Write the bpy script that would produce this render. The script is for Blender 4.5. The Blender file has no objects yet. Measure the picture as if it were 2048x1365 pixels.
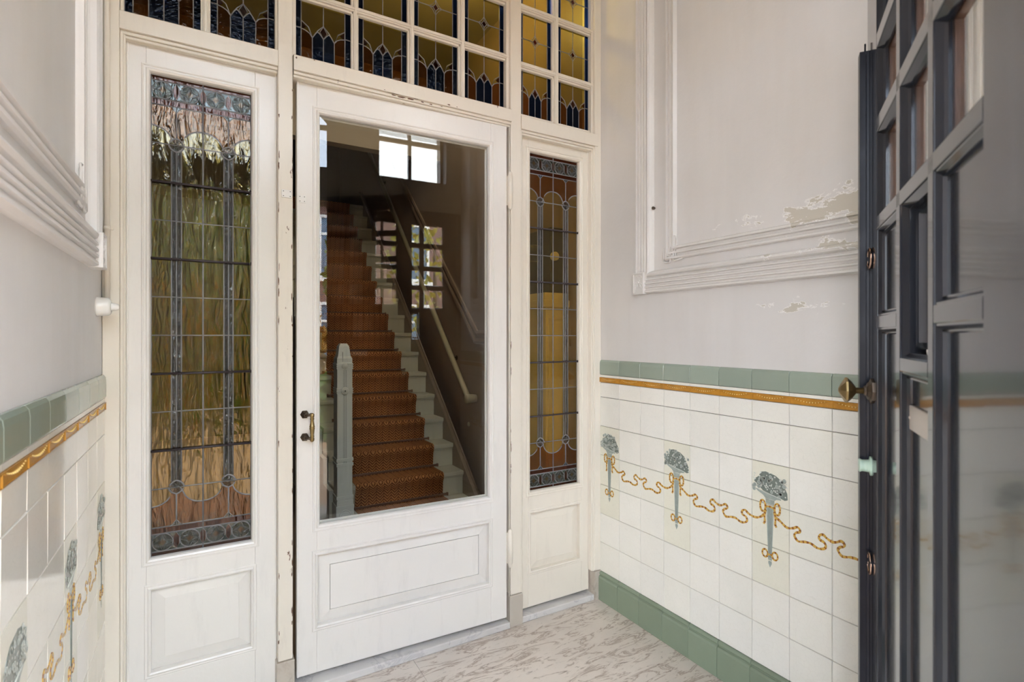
import bpy, bmesh, math, random
from mathutils import Vector, Matrix
random.seed(7)
S = bpy.context.scene
COL = S.collection
# ------------------------------------------------------------------ camera
H = 1.397                       # eye height
YAW = math.radians(30.482)
cam_d = bpy.data.cameras.new('camera'); cam = bpy.data.objects.new('camera', cam_d); COL.objects.link(cam)
cam_d.sensor_width = 36.0; cam_d.lens = 1055/2048*36
cam_d.shift_x = 0.0; cam_d.shift_y = -9.5/2048
cam_d.clip_start = 0.02
cam.location = (0, 0, H); cam.rotation_euler = (math.pi/2, 0, -YAW)
cam_d.dof.use_dof = True; cam_d.dof.focus_distance = 2.9; cam_d.dof.aperture_fstop = 5.6
S.camera = cam
# ------------------------------------------------------------------ world, sun, exposure
W = bpy.data.worlds.new('sky'); S.world = W; W.use_nodes = True
nt = W.node_tree; nt.nodes.clear()
wo = nt.nodes.new('ShaderNodeOutputWorld'); bg = nt.nodes.new('ShaderNodeBackground')
tc = nt.nodes.new('ShaderNodeTexCoord'); sp = nt.nodes.new('ShaderNodeSeparateXYZ')
rp = nt.nodes.new('ShaderNodeValToRGB'); nz = nt.nodes.new('ShaderNodeTexNoise')
mx = nt.nodes.new('ShaderNodeMixRGB'); cr = nt.nodes.new('ShaderNodeValToRGB')
nt.links.new(tc.outputs['Generated'], sp.inputs[0]); nt.links.new(sp.outputs['Z'], rp.inputs[0])
e = rp.color_ramp.elements; e[0].position = 0.0; e[0].color = (.74, .84, 1.0, 1); e[1].position = .8; e[1].color = (.42, .60, .95, 1)
nt.links.new(tc.outputs['Generated'], nz.inputs['Vector']); nz.inputs['Scale'].default_value = 2.2; nz.inputs['Detail'].default_value = 5
nt.links.new(nz.outputs['Fac'], cr.inputs[0]); cr.color_ramp.elements[0].position = .38; cr.color_ramp.elements[1].position = .6
nt.links.new(cr.outputs[0], mx.inputs[0]); nt.links.new(rp.outputs[0], mx.inputs[1]); mx.inputs[2].default_value = (.93, .965, 1, 1)
nt.links.new(mx.outputs[0], bg.inputs['Color']); bg.inputs['Strength'].default_value = 3.7
nt.links.new(bg.outputs[0], wo.inputs[0])
sd = bpy.data.lights.new('sun', 'SUN'); sd.energy = 4.6; sd.color = (1, .93, .82); sd.angle = math.radians(.8)
sun = bpy.data.objects.new('sun', sd); COL.objects.link(sun)
sun.rotation_euler = Vector((-.78, -.36, -.62)).to_track_quat('-Z', 'Y').to_euler()
S.view_settings.view_transform = 'Standard'; S.view_settings.look = 'None'
S.view_settings.gamma = 1.0; S.view_settings.use_curve_mapping = False
S.view_settings.exposure = 2.18
# ------------------------------------------------------------------ helpers
def tag(o, label=None, cat=None, group=None, kind=None):
    if label: o['label'] = label
    if cat: o['category'] = cat
    if group: o['group'] = group
    if kind: o['kind'] = kind
    return o
LOC = {}
def empty(name, loc, label=None, cat=None, group=None, kind=None, parent=None):
    o = bpy.data.objects.new(name, None); COL.objects.link(o)
    w = Vector(loc); o.empty_display_size = .05
    if parent is not None:
        o.parent = parent; o.location = w - LOC[parent.name]
    else: o.location = w
    LOC[o.name] = w
    return tag(o, label, cat, group, kind)
class Fr:
    """a flat working frame: u along, v up, n out towards the viewer"""
    def __init__(s, O, U, N, V=(0, 0, 1)):
        s.O = Vector(O); s.U = Vector(U).normalized(); s.N = Vector(N).normalized(); s.V = Vector(V).normalized()
    def __call__(s, u, v, n=0.0): return s.O + s.U*u + s.V*v + s.N*n
WORLD = Fr((0, 0, 0), (1, 0, 0), (0, -1, 0))
class MB:
    def __init__(s): s.v = []; s.f = []; s.m = []; s.c = {}; s.sm = []
    def add(s, vs, fs, mat=0, col=None, smooth=False):
        b = len(s.v); s.v += [Vector(p) for p in vs]
        for f in fs:
            s.f.append([b+i for i in f]); s.m.append(mat); s.sm.append(smooth)
            if col is not None: s.c[len(s.f)-1] = col
    def box(s, fr, u0, u1, v0, v1, n0, n1, mat=0, col=None):
        P = [fr(u, v, n) for n in (n0, n1) for v in (v0, v1) for u in (u0, u1)]
        s.add(P, [(0, 1, 3, 2), (4, 6, 7, 5), (0, 4, 5, 1), (2, 3, 7, 6), (0, 2, 6, 4), (1, 5, 7, 3)], mat, col); return s
    def prism(s, fr, pts, n0, n1, mat=0, col=None):
        k = len(pts); A = [fr(u, v, n0) for u, v in pts]; B = [fr(u, v, n1) for u, v in pts]
        s.add(A+B, [tuple(range(k)), tuple(range(2*k-1, k-1, -1))]+[(i, (i+1) % k, k+(i+1) % k, k+i) for i in range(k)], mat, col); return s
    def extr(s, prof, a, b, ax, ay, mat=0, col=None):
        """extrude a closed 2-D profile (in axes ax, ay) from point a to point b"""
        a = Vector(a); b = Vector(b); k = len(prof)
        A = [a+ax*x+ay*y for x, y in prof]; B = [b+ax*x+ay*y for x, y in prof]
        s.add(A+B, [tuple(range(k)), tuple(range(2*k-1, k-1, -1))]+[(i, (i+1) % k, k+(i+1) % k, k+i) for i in range(k)], mat, col); return s
    def tube(s, pts, r, seg=6, closed=False, mat=0, flat=1.0, nrm=None, smooth=True):
        pts = [Vector(p) for p in pts]; n = len(pts)
        if n < 2: return s
        rings = []; b = len(s.v)
        up = Vector(nrm) if nrm is not None else None
        for i, p in enumerate(pts):
            if closed: t = pts[(i+1) % n]-pts[i-1]
            else: t = pts[min(i+1, n-1)]-pts[max(i-1, 0)]
            if t.length < 1e-9: t = Vector((0, 0, 1))
            t.normalize()
            w = up if up is not None and abs(up.dot(t)) < .98 else (Vector((0, 0, 1)) if abs(t.z) < .9 else Vector((1, 0, 0)))
            x = w.cross(t).normalized(); y = t.cross(x).normalized()
            rr = r[i] if isinstance(r, (list, tuple)) else r
            rings.append([p+x*rr*math.cos(2*math.pi*j/seg)+y*rr*flat*math.sin(2*math.pi*j/seg) for j in range(seg)])
        V = [q for R in rings for q in R]; F = []
        m = n if closed else n-1
        for i in range(m):
            for j in range(seg):
                a = i*seg+j; c = i*seg+(j+1) % seg; d = ((i+1) % n)*seg
                F.append((a, c, d+(j+1) % seg, d+j))
        if not closed: F += [tuple(range(seg-1, -1, -1)), tuple(range((n-1)*seg, n*seg))]
        s.add(V, F, mat, None, smooth); return s
    def lathe(s, O, axis, prof, seg=20, mat=0, smooth=True):
        """prof: list of (distance along axis, radius)"""
        O = Vector(O); a = Vector(axis).normalized(); w = Vector((0, 0, 1)) if abs(a.z) < .9 else Vector((1, 0, 0))
        x = w.cross(a).normalized(); y = a.cross(x)
        V = []; F = []; n = len(prof)
        for h, r in prof:
            for j in range(seg):
                t = 2*math.pi*j/seg; V.append(O+a*h+x*max(r, 1e-5)*math.cos(t)+y*max(r, 1e-5)*math.sin(t))
        for i in range(n-1):
            for j in range(seg): F.append((i*seg+j, i*seg+(j+1) % seg, (i+1)*seg+(j+1) % seg, (i+1)*seg+j))
        F += [tuple(range(seg-1, -1, -1)), tuple(range((n-1)*seg, n*seg))]
        s.add(V, F, mat, None, smooth); return s
    def frame(s, fr, u0, u1, v0, v1, prof, mat=0, sides='LRTB'):
        """mitred rectangular frame; prof = closed list of (a, n), a = inset from the rectangle"""
        k = len(prof); V = []
        for (cu, cv, su, sv) in ((u0, v0, 1, 1), (u1, v0, -1, 1), (u1, v1, -1, -1), (u0, v1, 1, -1)):
            for a, n in prof: V.append(fr(cu+su*a, cv+sv*a, n))
        F = []
        for i in range(4):
            if 'BRTL'[i] not in sides: continue
            for j in range(k):
                F.append((i*k+j, i*k+(j+1) % k, ((i+1) % 4)*k+(j+1) % k, ((i+1) % 4)*k+j))
        s.add(V, F, mat); return s
    def ball(s, c, r, mat=0, sc=(1, 1, 1), seg=8, ring=6, smooth=True):
        c = Vector(c); V = []; F = []
        for i in range(ring+1):
            p = math.pi*i/ring
            for j in range(seg):
                t = 2*math.pi*j/seg
                V.append(c+Vector((r*sc[0]*math.sin(p)*math.cos(t), r*sc[1]*math.sin(p)*math.sin(t), r*sc[2]*math.cos(p))))
        for i in range(ring):
            for j in range(seg): F.append((i*seg+j, i*seg+(j+1) % seg, (i+1)*seg+(j+1) % seg, (i+1)*seg+j))
        s.add(V, F, mat, None, smooth); return s
    def build(s, name, mats, parent=None, bevel=0, bseg=2, recalc=True, weld=True):
        me = bpy.data.meshes.new(name); o = bpy.data.objects.new(name, me); COL.objects.link(o)
        if not isinstance(mats, (list, tuple)): mats = [mats]
        for m in mats: me.materials.append(m)
        if parent is not None:
            org = LOC[parent.name]; o.parent = parent
        else:
            xs = [p.x for p in s.v]; ys = [p.y for p in s.v]; zs = [p.z for p in s.v]
            org = Vector(((min(xs)+max(xs))/2, (min(ys)+max(ys))/2, min(zs))); o.location = org
        me.from_pydata([tuple(p-org) for p in s.v], [], s.f); me.update()
        for i, p in enumerate(me.polygons):
            p.material_index = min(s.m[i], len(mats)-1); p.use_smooth = s.sm[i]
        if s.c:
            ca = me.color_attributes.new('tint', 'FLOAT_COLOR', 'CORNER')
            for i, p in enumerate(me.polygons):
                c = s.c.get(i, (1, 1, 1))
                for l in p.loop_indices: ca.data[l].color = (c[0], c[1], c[2], 1)
        if recalc:
            bm = bmesh.new(); bm.from_mesh(me)
            bmesh.ops.recalc_face_normals(bm, faces=bm.faces); bm.to_mesh(me); bm.free()
        if bevel:
            md = o.modifiers.new('soft_edges', 'BEVEL'); md.width = bevel; md.segments = bseg; md.limit_method = 'ANGLE'
            md.angle_limit = math.radians(50); md.harden_normals = False
        LOC[o.name] = org
        return o
def build_each(mb, name, mats, parent=None, bevel=0, bseg=2, gap=.0008):
    """one object per separate piece: faces joined by shared vertices or touching boxes"""
    n = len(mb.v); par = list(range(n))
    def find(a):
        while par[a] != a: par[a] = par[par[a]]; a = par[a]
        return a
    for f in mb.f:
        for i in f[1:]: par[find(i)] = find(f[0])
    groups = {}
    for i in range(n): groups.setdefault(find(i), []).append(i)
    bx = []
    for k, vs in groups.items():
        lo = [min(mb.v[i][a] for i in vs)-gap for a in range(3)]; hi = [max(mb.v[i][a] for i in vs)+gap for a in range(3)]
        bx.append([lo, hi, {k}])
    ch = True
    while ch:
        ch = False
        for i in range(len(bx)):
            for j in range(i+1, len(bx)):
                A, B = bx[i], bx[j]
                if all(A[0][a] <= B[1][a] and B[0][a] <= A[1][a] for a in range(3)):
                    A[0] = [min(p, q) for p, q in zip(A[0], B[0])]; A[1] = [max(p, q) for p, q in zip(A[1], B[1])]; A[2] |= B[2]
                    bx.pop(j); ch = True; break
            if ch: break
    out = []
    for lo, hi, ks in bx:
        m = MB(); mp = {}
        for fi, f in enumerate(mb.f):
            if find(f[0]) in ks:
                for i in f:
                    if i not in mp: mp[i] = len(m.v); m.v.append(mb.v[i])
                m.f.append([mp[i] for i in f]); m.m.append(mb.m[fi]); m.sm.append(mb.sm[fi])
                if fi in mb.c: m.c[len(m.f)-1] = mb.c[fi]
        out.append(m.build(name, mats, parent, bevel, bseg))
    return out
# ------------------------------------------------------------------ materials
def new(name):
    m = bpy.data.materials.new(name); m.use_nodes = True
    n = m.node_tree.nodes; n.clear(); o = n.new('ShaderNodeOutputMaterial'); return m, n, m.node_tree.links, o
def coords(n, l, scale=(1, 1, 1), rot=(0, 0, 0)):
    g = n.new('ShaderNodeNewGeometry'); mp = n.new('ShaderNodeMapping'); l.new(g.outputs['Position'], mp.inputs[0])
    mp.inputs['Scale'].default_value = scale; mp.inputs['Rotation'].default_value = rot; return mp.outputs[0]
def noise(n, l, vec, scale, detail=4, rough=.55, dist=0):
    t = n.new('ShaderNodeTexNoise'); l.new(vec, t.inputs['Vector']); t.inputs['Scale'].default_value = scale
    t.inputs['Detail'].default_value = detail; t.inputs['Roughness'].default_value = rough; t.inputs['Distortion'].default_value = dist
    return t.outputs['Fac']
def ramp(n, l, fac, stops, interp='LINEAR'):
    r = n.new('ShaderNodeValToRGB'); l.new(fac, r.inputs[0]); r.color_ramp.interpolation = interp
    els = r.color_ramp.elements
    while len(els) < len(stops): els.new(.5)
    for e_, (p, c) in zip(els, stops):
        e_.position = p; e_.color = (c[0], c[1], c[2], 1) if isinstance(c, (tuple, list)) else (c, c, c, 1)
    return r.outputs[0]
def mix(n, l, fac, a, b, mode='MIX'):
    x = n.new('ShaderNodeMixRGB'); x.blend_type = mode
    for i, q in ((0, fac), (1, a), (2, b)):
        if isinstance(q, (int, float)): x.inputs[i].default_value = q
        elif isinstance(q, (tuple, list)): x.inputs[i].default_value = (q[0], q[1], q[2], 1)
        else: l.new(q, x.inputs[i])
    return x.outputs[0]
def math_(n, l, op, a, b=None):
    x = n.new('ShaderNodeMath'); x.operation = op
    for i, q in ((0, a), (1, b)):
        if q is None: continue
        if isinstance(q, (int, float)): x.inputs[i].default_value = q
        else: l.new(q, x.inputs[i])
    return x.outputs[0]
def bump(n, l, h, strength=.2, dist=.01):
    b = n.new('ShaderNodeBump'); l.new(h, b.inputs['Height']); b.inputs['Strength'].default_value = strength
    b.inputs['Distance'].default_value = dist; return b.outputs[0]
def bsdf(n, l, o, color, rough=.5, metal=0, coat=0, normal=None, spec=.5, coat_rough=.05):
    b = n.new('ShaderNodeBsdfPrincipled')
    for k, q in (('Base Color', color), ('Roughness', rough)):
        if isinstance(q, (tuple, list)): b.inputs[k].default_value = (q[0], q[1], q[2], 1)
        elif isinstance(q, (int, float)): b.inputs[k].default_value = q
        else: l.new(q, b.inputs[k])
    b.inputs['Metallic'].default_value = metal; b.inputs['Coat Weight'].default_value = coat
    b.inputs['Coat Roughness'].default_value = coat_rough
    b.inputs['Specular IOR Level'].default_value = spec
    if normal is not None: l.new(normal, b.inputs['Normal'])
    l.new(b.outputs[0], o.inputs[0]); return b
def simple(name, c, rough=.5, metal=0, var=.06, scale=8, coat=0, bm=.05, spec=.5):
    m, n, l, o = new(name); v = coords(n, l)
    f = noise(n, l, v, scale, 4)
    col = mix(n, l, f, tuple(x*(1-var) for x in c), tuple(min(1, x*(1+var)) for x in c))
    nb = bump(n, l, noise(n, l, v, scale*12, 3), bm, .002) if bm else None
    bsdf(n, l, o, col, rough, metal, coat, nb, spec); return m
def paint(name, c, chips=.0, rough=.32, grime=.25):
    """old oil paint: slight yellowing, scuffs and a few chips down to brown wood"""
    m, n, l, o = new(name); v = coords(n, l)
    f = noise(n, l, v, 3.2, 5); col = mix(n, l, f, tuple(x*.93 for x in c), c)
    v2 = coords(n, l, (1, 1, .18)); g = ramp(n, l, noise(n, l, v2, 16, 6, .7), [(.55, 0), (.78, 1)])
    col = mix(n, l, math_(n, l, 'MULTIPLY', g, grime), col, tuple(x*.62 for x in c))
    h = noise(n, l, v, 70, 4, .6)
    if chips:
        v3 = coords(n, l, (1, 1, .35)); k = ramp(n, l, noise(n, l, v3, 26, 8, .72), [(1-chips-.012, 0), (1-chips, 1)])
        col = mix(n, l, k, col, (.16, .085, .05)); 
        h = math_(n, l, 'SUBTRACT', h, math_(n, l, 'MULTIPLY', k, 2.5))
    bsdf(n, l, o, col, rough, normal=bump(n, l, h, .12, .003)); return m
CREAM = (.79, .735, .64)
M = {}
M['frame'] = paint('cream_paint', CREAM, 0)
M['frame_chip'] = paint('chipped_cream_paint', CREAM, .335, grime=.4)
M['door'] = paint('door_paint', (.81, .785, .745), 0, .28)
def plaster(name, c, peel):
    m, n, l, o = new(name); v = coords(n, l)
    f = noise(n, l, v, 1.6, 5); col = mix(n, l, ramp(n, l, f, [(.3, 0), (.7, 1)]), tuple(x*.91 for x in c), tuple(min(1, x*1.03) for x in c))
    vs = coords(n, l, (1, 1, .12)); s_ = ramp(n, l, noise(n, l, vs, 9, 5, .6), [(.45, 0), (.8, 1)])
    col = mix(n, l, math_(n, l, 'MULTIPLY', s_, .25), col, (c[0]*.8, c[1]*.77, c[2]*.72))
    h = math_(n, l, 'ADD', noise(n, l, v, 9, 6), math_(n, l, 'MULTIPLY', noise(n, l, v, 60, 3), .3))
    if peel:
        # damp patch where the paint has come away: band low on the wall near the outer door
        s3 = n.new('ShaderNodeSeparateXYZ'); g = n.new('ShaderNodeNewGeometry'); l.new(g.outputs['Position'], s3.inputs[0])
        def band(x, c0, w):
            d = math_(n, l, 'ABSOLUTE', math_(n, l, 'SUBTRACT', x, c0)); d = math_(n, l, 'DIVIDE', d, w)
            return math_(n, l, 'MAXIMUM', math_(n, l, 'SUBTRACT', 1.0, d), 0.0)
        a = math_(n, l, 'MULTIPLY', band(s3.outputs['Y'], .80, .80), math_(n, l, 'MAXIMUM', band(s3.outputs['Z'], 1.83, .13), math_(n, l, 'MULTIPLY', band(s3.outputs['Z'], 1.70, .07), .85)))
        a2 = math_(n, l, 'MULTIPLY', band(s3.outputs['Y'], 1.12, .30), band(s3.outputs['Z'], 1.505, .075))
        a = math_(n, l, 'MAXIMUM', a, math_(n, l, 'MULTIPLY', a2, .62))
        q = math_(n, l, 'ADD', math_(n, l, 'MULTIPLY', a, .55), noise(n, l, coords(n, l, (1, .8, 1.6)), 13, 7, .62, .3))
        k = ramp(n, l, q, [(.80, 0), (.806, 1)]); rim = ramp(n, l, q, [(.765, 0), (.79, 1)])
        col = mix(n, l, rim, col, (.84, .82, .80)); col = mix(n, l, k, col, (.56, .52, .45))
        h = math_(n, l, 'SUBTRACT', h, math_(n, l, 'MULTIPLY', k, .6))
    bsdf(n, l, o, col, .62, normal=bump(n, l, h, .28, .006), spec=.3); return m
M['plaster'] = plaster('plaster_right', (.70, .675, .655), True)
M['plaster_l'] = plaster('plaster_left', (.78, .77, .77), False)
M['mould'] = plaster('moulding_plaster', (.71, .685, .655), True)
M['mould_l'] = plaster('moulding_plaster_left', (.79, .775, .77), False)
M['ceil'] = plaster('ceiling_plaster', (.74, .71, .67), False)
def tile(name, rough=.07, bm=.05, craq=.1):
    m, n, l, o = new(name); a = n.new('ShaderNodeAttribute'); a.attribute_name = 'tint'
    v = coords(n, l); f = noise(n, l, v, 14, 5)
    col = mix(n, l, 1.0, a.outputs['Color'], mix(n, l, f, (.93, .93, .92), (1, 1, 1)), 'MULTIPLY')
    vo = n.new('ShaderNodeTexVoronoi'); vo.feature = 'DISTANCE_TO_EDGE'; l.new(v, vo.inputs['Vector']); vo.inputs['Scale'].default_value = 55
    cr_ = ramp(n, l, vo.outputs['Distance'], [(0, 1), (.03, 0)])
    col = mix(n, l, math_(n, l, 'MULTIPLY', cr_, craq), col, (.3, .27, .2))
    bsdf(n, l, o, col, rough, normal=bump(n, l, noise(n, l, v, 7, 2), bm, .01)); return m
M['tile'] = tile('glazed_tile'); M['tile_green'] = tile('green_glazed_tile', .08, .12, .03)
M['grout'] = simple('grout', (.16, .14, .12), .9, var=.3, scale=40)
M['ochre'] = simple('ochre_glaze', (.50, .24, .035), .12, var=.35, scale=30, bm=.1)
M['ochre_l'] = simple('pale_ochre_glaze', (.80, .58, .20), .15, var=.2, scale=60, bm=0)
M['torch'] = simple('grey_green_glaze', (.34, .385, .35), .15, var=.25, scale=80, bm=0)
M['torch_d'] = simple('dark_grey_green_glaze', (.17, .20, .175), .15, var=.3, scale=90, bm=0)
M['torch_p'] = simple('pale_grey_green_glaze', (.62, .65, .59), .15, var=.15, scale=90, bm=0)
M['rib_d'] = simple('brown_ribbon_glaze', (.30, .11, .02), .15, var=.3, scale=90, bm=0)
M['rib'] = simple('gold_ribbon_glaze', (.62, .38, .08), .15, var=.3, scale=90, bm=0)
def marble(name, base, dark, sc, rot, rough=.22, amt=.8, st=(.28, 1, 1)):
    m, n, l, o = new(name); v = coords(n, l, st, (0, 0, rot))
    f = noise(n, l, v, sc, 9, .66, 1.1); f2 = noise(n, l, v, sc*3.1, 8, .7, .6); f3 = noise(n, l, coords(n, l), 2.2, 4)
    col = mix(n, l, ramp(n, l, f3, [(.38, 0), (.68, 1)]), base, tuple(x*.82 for x in base))
    k = ramp(n, l, f, [(.51, 0), (.565, .8), (.60, 0)]); col = mix(n, l, math_(n, l, 'MULTIPLY', k, amt), col, dark)
    k2 = ramp(n, l, f2, [(.60, 0), (.67, 1)]); col = mix(n, l, math_(n, l, 'MULTIPLY', k2, amt*.75), col, tuple(x*.55 for x in dark))
    r = math_(n, l, 'ADD', rough, math_(n, l, 'MULTIPLY', k2, .15))
    bsdf(n, l, o, col, r, normal=bump(n, l, f2, .03, .003)); return m
M['floor'] = marble('marble_floor', (.70, .63, .56), (.26, .185, .14), 15, math.radians(8), .28, 1.0, (.34, 1.3, 1))
M['marble'] = marble('white_marble', (.68, .66, .64), (.36, .35, .38), 6, .4, .2, .6, (1, 1, 1))
M['stone'] = marble('plinth_marble', (.55, .50, .43), (.36, .27, .2), 5, .2, .3, .4, (1, 1, .5))
def glass(name, tint, k=1.0, rough=.0, wav=0, wsc=(1, 1, 1), sc=30, colvar=0, base=.045):
    """thin pane: what is not mirrored passes straight through, tinted"""
    m, n, l, o = new(name)
    g = n.new('ShaderNodeNewGeometry'); nrm = None
    if wav:
        vec = coords(n, l, wsc); h = noise(n, l, vec, sc, 3, .5, 1.2)
        nrm = bump(n, l, h, wav, .02)
    dt = n.new('ShaderNodeVectorMath'); dt.operation = 'DOT_PRODUCT'; l.new(g.outputs['Incoming'], dt.inputs[0])
    if nrm is not None: l.new(nrm, dt.inputs[1])
    else: l.new(g.outputs['Normal'], dt.inputs[1])
    c = math_(n, l, 'ABSOLUTE', dt.outputs['Value']); c = math_(n, l, 'SUBTRACT', 1.0, c); c = math_(n, l, 'POWER', c, 5.0)
    F = math_(n, l, 'ADD', base, math_(n, l, 'MULTIPLY', c, 1-base)); F = math_(n, l, 'MULTIPLY', F, k)
    F = math_(n, l, 'MINIMUM', F, 1.0)
    tr = n.new('ShaderNodeBsdfTransparent')
    if colvar:
        cv = noise(n, l, coords(n, l), 6, 4); l.new(mix(n, l, cv, tuple(x*(1-colvar) for x in tint), tint), tr.inputs[0])
    else: tr.inputs[0].default_value = (*tint, 1)
    gl = n.new('ShaderNodeBsdfGlossy'); gl.inputs['Roughness'].default_value = rough; gl.inputs['Color'].default_value = (*[min(1, .56+.5*x) for x in tint], 1) if wav else (1, 1, 1, 1)
    if nrm is not None: l.new(nrm, gl.inputs['Normal'])
    ms = n.new('ShaderNodeMixShader'); l.new(F, ms.inputs[0]); l.new(tr.outputs[0], ms.inputs[1]); l.new(gl.outputs[0], ms.inputs[2])
    l.new(ms.outputs[0], o.inputs[0]); return m
M['glass'] = glass('clear_glass', (.93, .93, .91), 1.0)
M['glass_b'] = glass('bevelled_glass', (.93, .95, .95), 1.3)
M['glass_leaf'] = glass('leaf_glass', (.97, .97, .95), .8)
WV = dict(wav=.20, wsc=(1, 1, .22), sc=40)
M['g_yellow'] = glass('yellow_cathedral_glass', (.86, .74, .40), 1.15, colvar=.15, **WV)
M['g_amber'] = glass('amber_cathedral_glass', (.70, .42, .12), 1.0, colvar=.2, **WV)
M['g_red'] = glass('red_brown_glass', (.46, .17, .06), .9, colvar=.2, **WV)
M['g_clear'] = glass('rippled_clear_glass', (.62, .62, .60), 1.3, wav=.6, wsc=(1, 1, .6), sc=60)
M['g_teal'] = glass('grey_teal_glass', (.36, .44, .42), 1.1, **WV)
M['g_blue'] = glass('blue_cathedral_glass', (.055, .11, .25), .3, .02, wav=.15, sc=60)
M['g_tyel'] = glass('yellow_transom_glass', (.74, .66, .31), .5, .03, colvar=.2, wav=.12, sc=25)
M['g_tbrn'] = glass('brown_transom_glass', (.52, .31, .11), .45, .03, colvar=.25, wav=.12, sc=25)
M['g_tred'] = glass('rust_transom_glass', (.38, .13, .06), .5, .03, colvar=.2)
M['lead'] = simple('lead_came', (.22, .215, .22), .5, .25, var=.25, scale=30, bm=.1)
M['bar'] = simple('iron_saddle_bar', (.045, .035, .04), .45, .3, var=.3, scale=30)
M['brass'] = simple('aged_brass', (.30, .215, .095), .34, .9, var=.35, scale=40, bm=.1)
M['bronze'] = simple('dark_bronze', (.10, .075, .055), .4, .8, var=.4, scale=40, bm=.15)
M['copper'] = simple('polished_copper_rim', (.62, .42, .32), .25, .9, var=.2, scale=50)
def black():
    m, n, l, o = new('black_gloss_paint'); v = coords(n, l); g = noise(n, l, coords(n, l, (1, 1, .15)), 30, 5)
    col = mix(n, l, g, (.010, .012, .019), (.020, .023, .030))
    bsdf(n, l, o, col, .14, coat=.5, normal=bump(n, l, noise(n, l, coords(n, l, (1, 1, .3)), 40, 3), .012, .004), coat_rough=.06, spec=.25); return m
M['black'] = black()
M['blackchip'] = simple('matt_black_paint', (.010, .011, .017), .3, var=.4, scale=20, bm=.1, spec=.2)
M['mint'] = simple('mint_painted_metal', (.45, .60, .50), .35)
M['white_plastic'] = simple('white_porcelain', (.82, .81, .78), .18, var=.02, bm=0)
M['tread'] = paint('stair_paint', (.56, .55, .46), .0, .35, .5)
M['green'] = paint('pale_sage_paint', (.66, .69, .65), 0, .3, .5)
M['green_d'] = simple('dark_groove', (.12, .14, .13), .6)
M['rod'] = simple('stained_wood_rod', (.17, .095, .065), .3, var=.3, scale=30)
M['hallceil'] = simple('hall_ceiling_paint', (.36, .31, .25), .6, var=.06, scale=3)
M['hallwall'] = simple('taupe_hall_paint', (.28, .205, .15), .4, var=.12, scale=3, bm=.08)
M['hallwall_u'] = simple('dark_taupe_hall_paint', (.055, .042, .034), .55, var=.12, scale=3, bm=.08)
M['string'] = simple('stringer_paint', (.25, .19, .14), .35, var=.1, scale=5)
M['rail'] = paint('handrail_paint', (.52, .47, .32), .27, .3, .5)
M['cup'] = simple('cupboard_paint', (.88, .84, .62), .4, var=.06)
M['dark'] = simple('dark_bakelite', (.03, .026, .024), .3)
def carpet():
    """brown herringbone stair runner"""
    m, n, l, o = new('herringbone_runner'); g = n.new('ShaderNodeNewGeometry'); s3 = n.new('ShaderNodeSeparateXYZ'); l.new(g.outputs['Position'], s3.inputs[0])
    x = math_(n, l, 'MULTIPLY', s3.outputs['X'], 1/.052); fx = math_(n, l, 'PINGPONG', x, .5)
    yz = math_(n, l, 'SUBTRACT', s3.outputs['Z'], s3.outputs['Y']); t = math_(n, l, 'ADD', math_(n, l, 'MULTIPLY', yz, 46.0), math_(n, l, 'MULTIPLY', fx, 2.6))
    st = math_(n, l, 'PINGPONG', t, .5); k = ramp(n, l, st, [(.12, 0), (.38, 1)])
    v = coords(n, l); f = noise(n, l, v, 5, 5)
    a = mix(n, l, f, (.17, .062, .026), (.26, .095, .036)); b = mix(n, l, f, (.54, .225, .085), (.72, .32, .12))
    col = mix(n, l, k, a, b)
    ed = math_(n, l, 'PINGPONG', x, 1.0); kk = ramp(n, l, math_(n, l, 'PINGPONG', x, .5), [(0, 1), (.07, 0)]); col = mix(n, l, math_(n, l, 'MULTIPLY', kk, .6), col, (.10, .04, .02))
    bsdf(n, l, o, col, .9, normal=bump(n, l, math_(n, l, 'ADD', k, noise(n, l, v, 300, 2)), .5, .003), spec=.15); return m
M['carpet'] = carpet()
def brick(name, c1, c2, mo, sc, rot=None):
    m, n, l, o = new(name); v = coords(n, l, (1, 1, 1), rot or (0, 0, 0)); b = n.new('ShaderNodeTexBrick'); l.new(v, b.inputs['Vector'])
    b.inputs['Color1'].default_value = (*c1, 1); b.inputs['Color2'].default_value = (*c2, 1); b.inputs['Mortar'].default_value = (*mo, 1)
    b.inputs['Scale'].default_value = sc; b.inputs['Mortar Size'].default_value = .02; bsdf(n, l, o, b.outputs['Color'], .85); return m
M['pave'] = brick('orange_clinker_paving', (.56, .34, .19), (.66, .43, .26), (.28, .20, .14), 5)
M['brick'] = brick('dark_brick', (.16, .085, .075), (.21, .115, .095), (.27, .22, .2), 6, (math.pi/2, 0, 0))
M['white'] = simple('white_window_paint', (.82, .82, .80), .4)
M['pane'] = simple('dark_window_pane', (.10, .16, .24), .05, bm=0)
M['leaf'] = simple('green_foliage', (.14, .24, .035), .5, var=.6, scale=3)
M['leaf_y'] = simple('yellow_green_foliage', (.34, .31, .04), .5, var=.5, scale=3)
M['leaf_o'] = simple('autumn_foliage', (.40, .22, .035), .5, var=.5, scale=3)
M['bark'] = simple('bark', (.12, .08, .05), .9, var=.4, scale=10)
M['roof'] = simple('roof_tiles', (.28, .12, .07), .8)

# ------------------------------------------------------------------ main dimensions
XL, XR, F = -.284, 1.839, 2.184          # left wall, right wall, front face of the inner timber screen
CEIL = 3.62
YO = .12                                  # inner face of the street wall
FAC = Fr((0, F, 0), (1, 0, 0), (0, -1, 0))            # u = x, n towards the street
RW = Fr((XR, F, 0), (0, -1, 0), (-1, 0, 0))           # u = distance from the inner corner
LW = Fr((XL, F, 0), (0, -1, 0), (1, 0, 0))
def sc(Y): return Y/F
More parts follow.
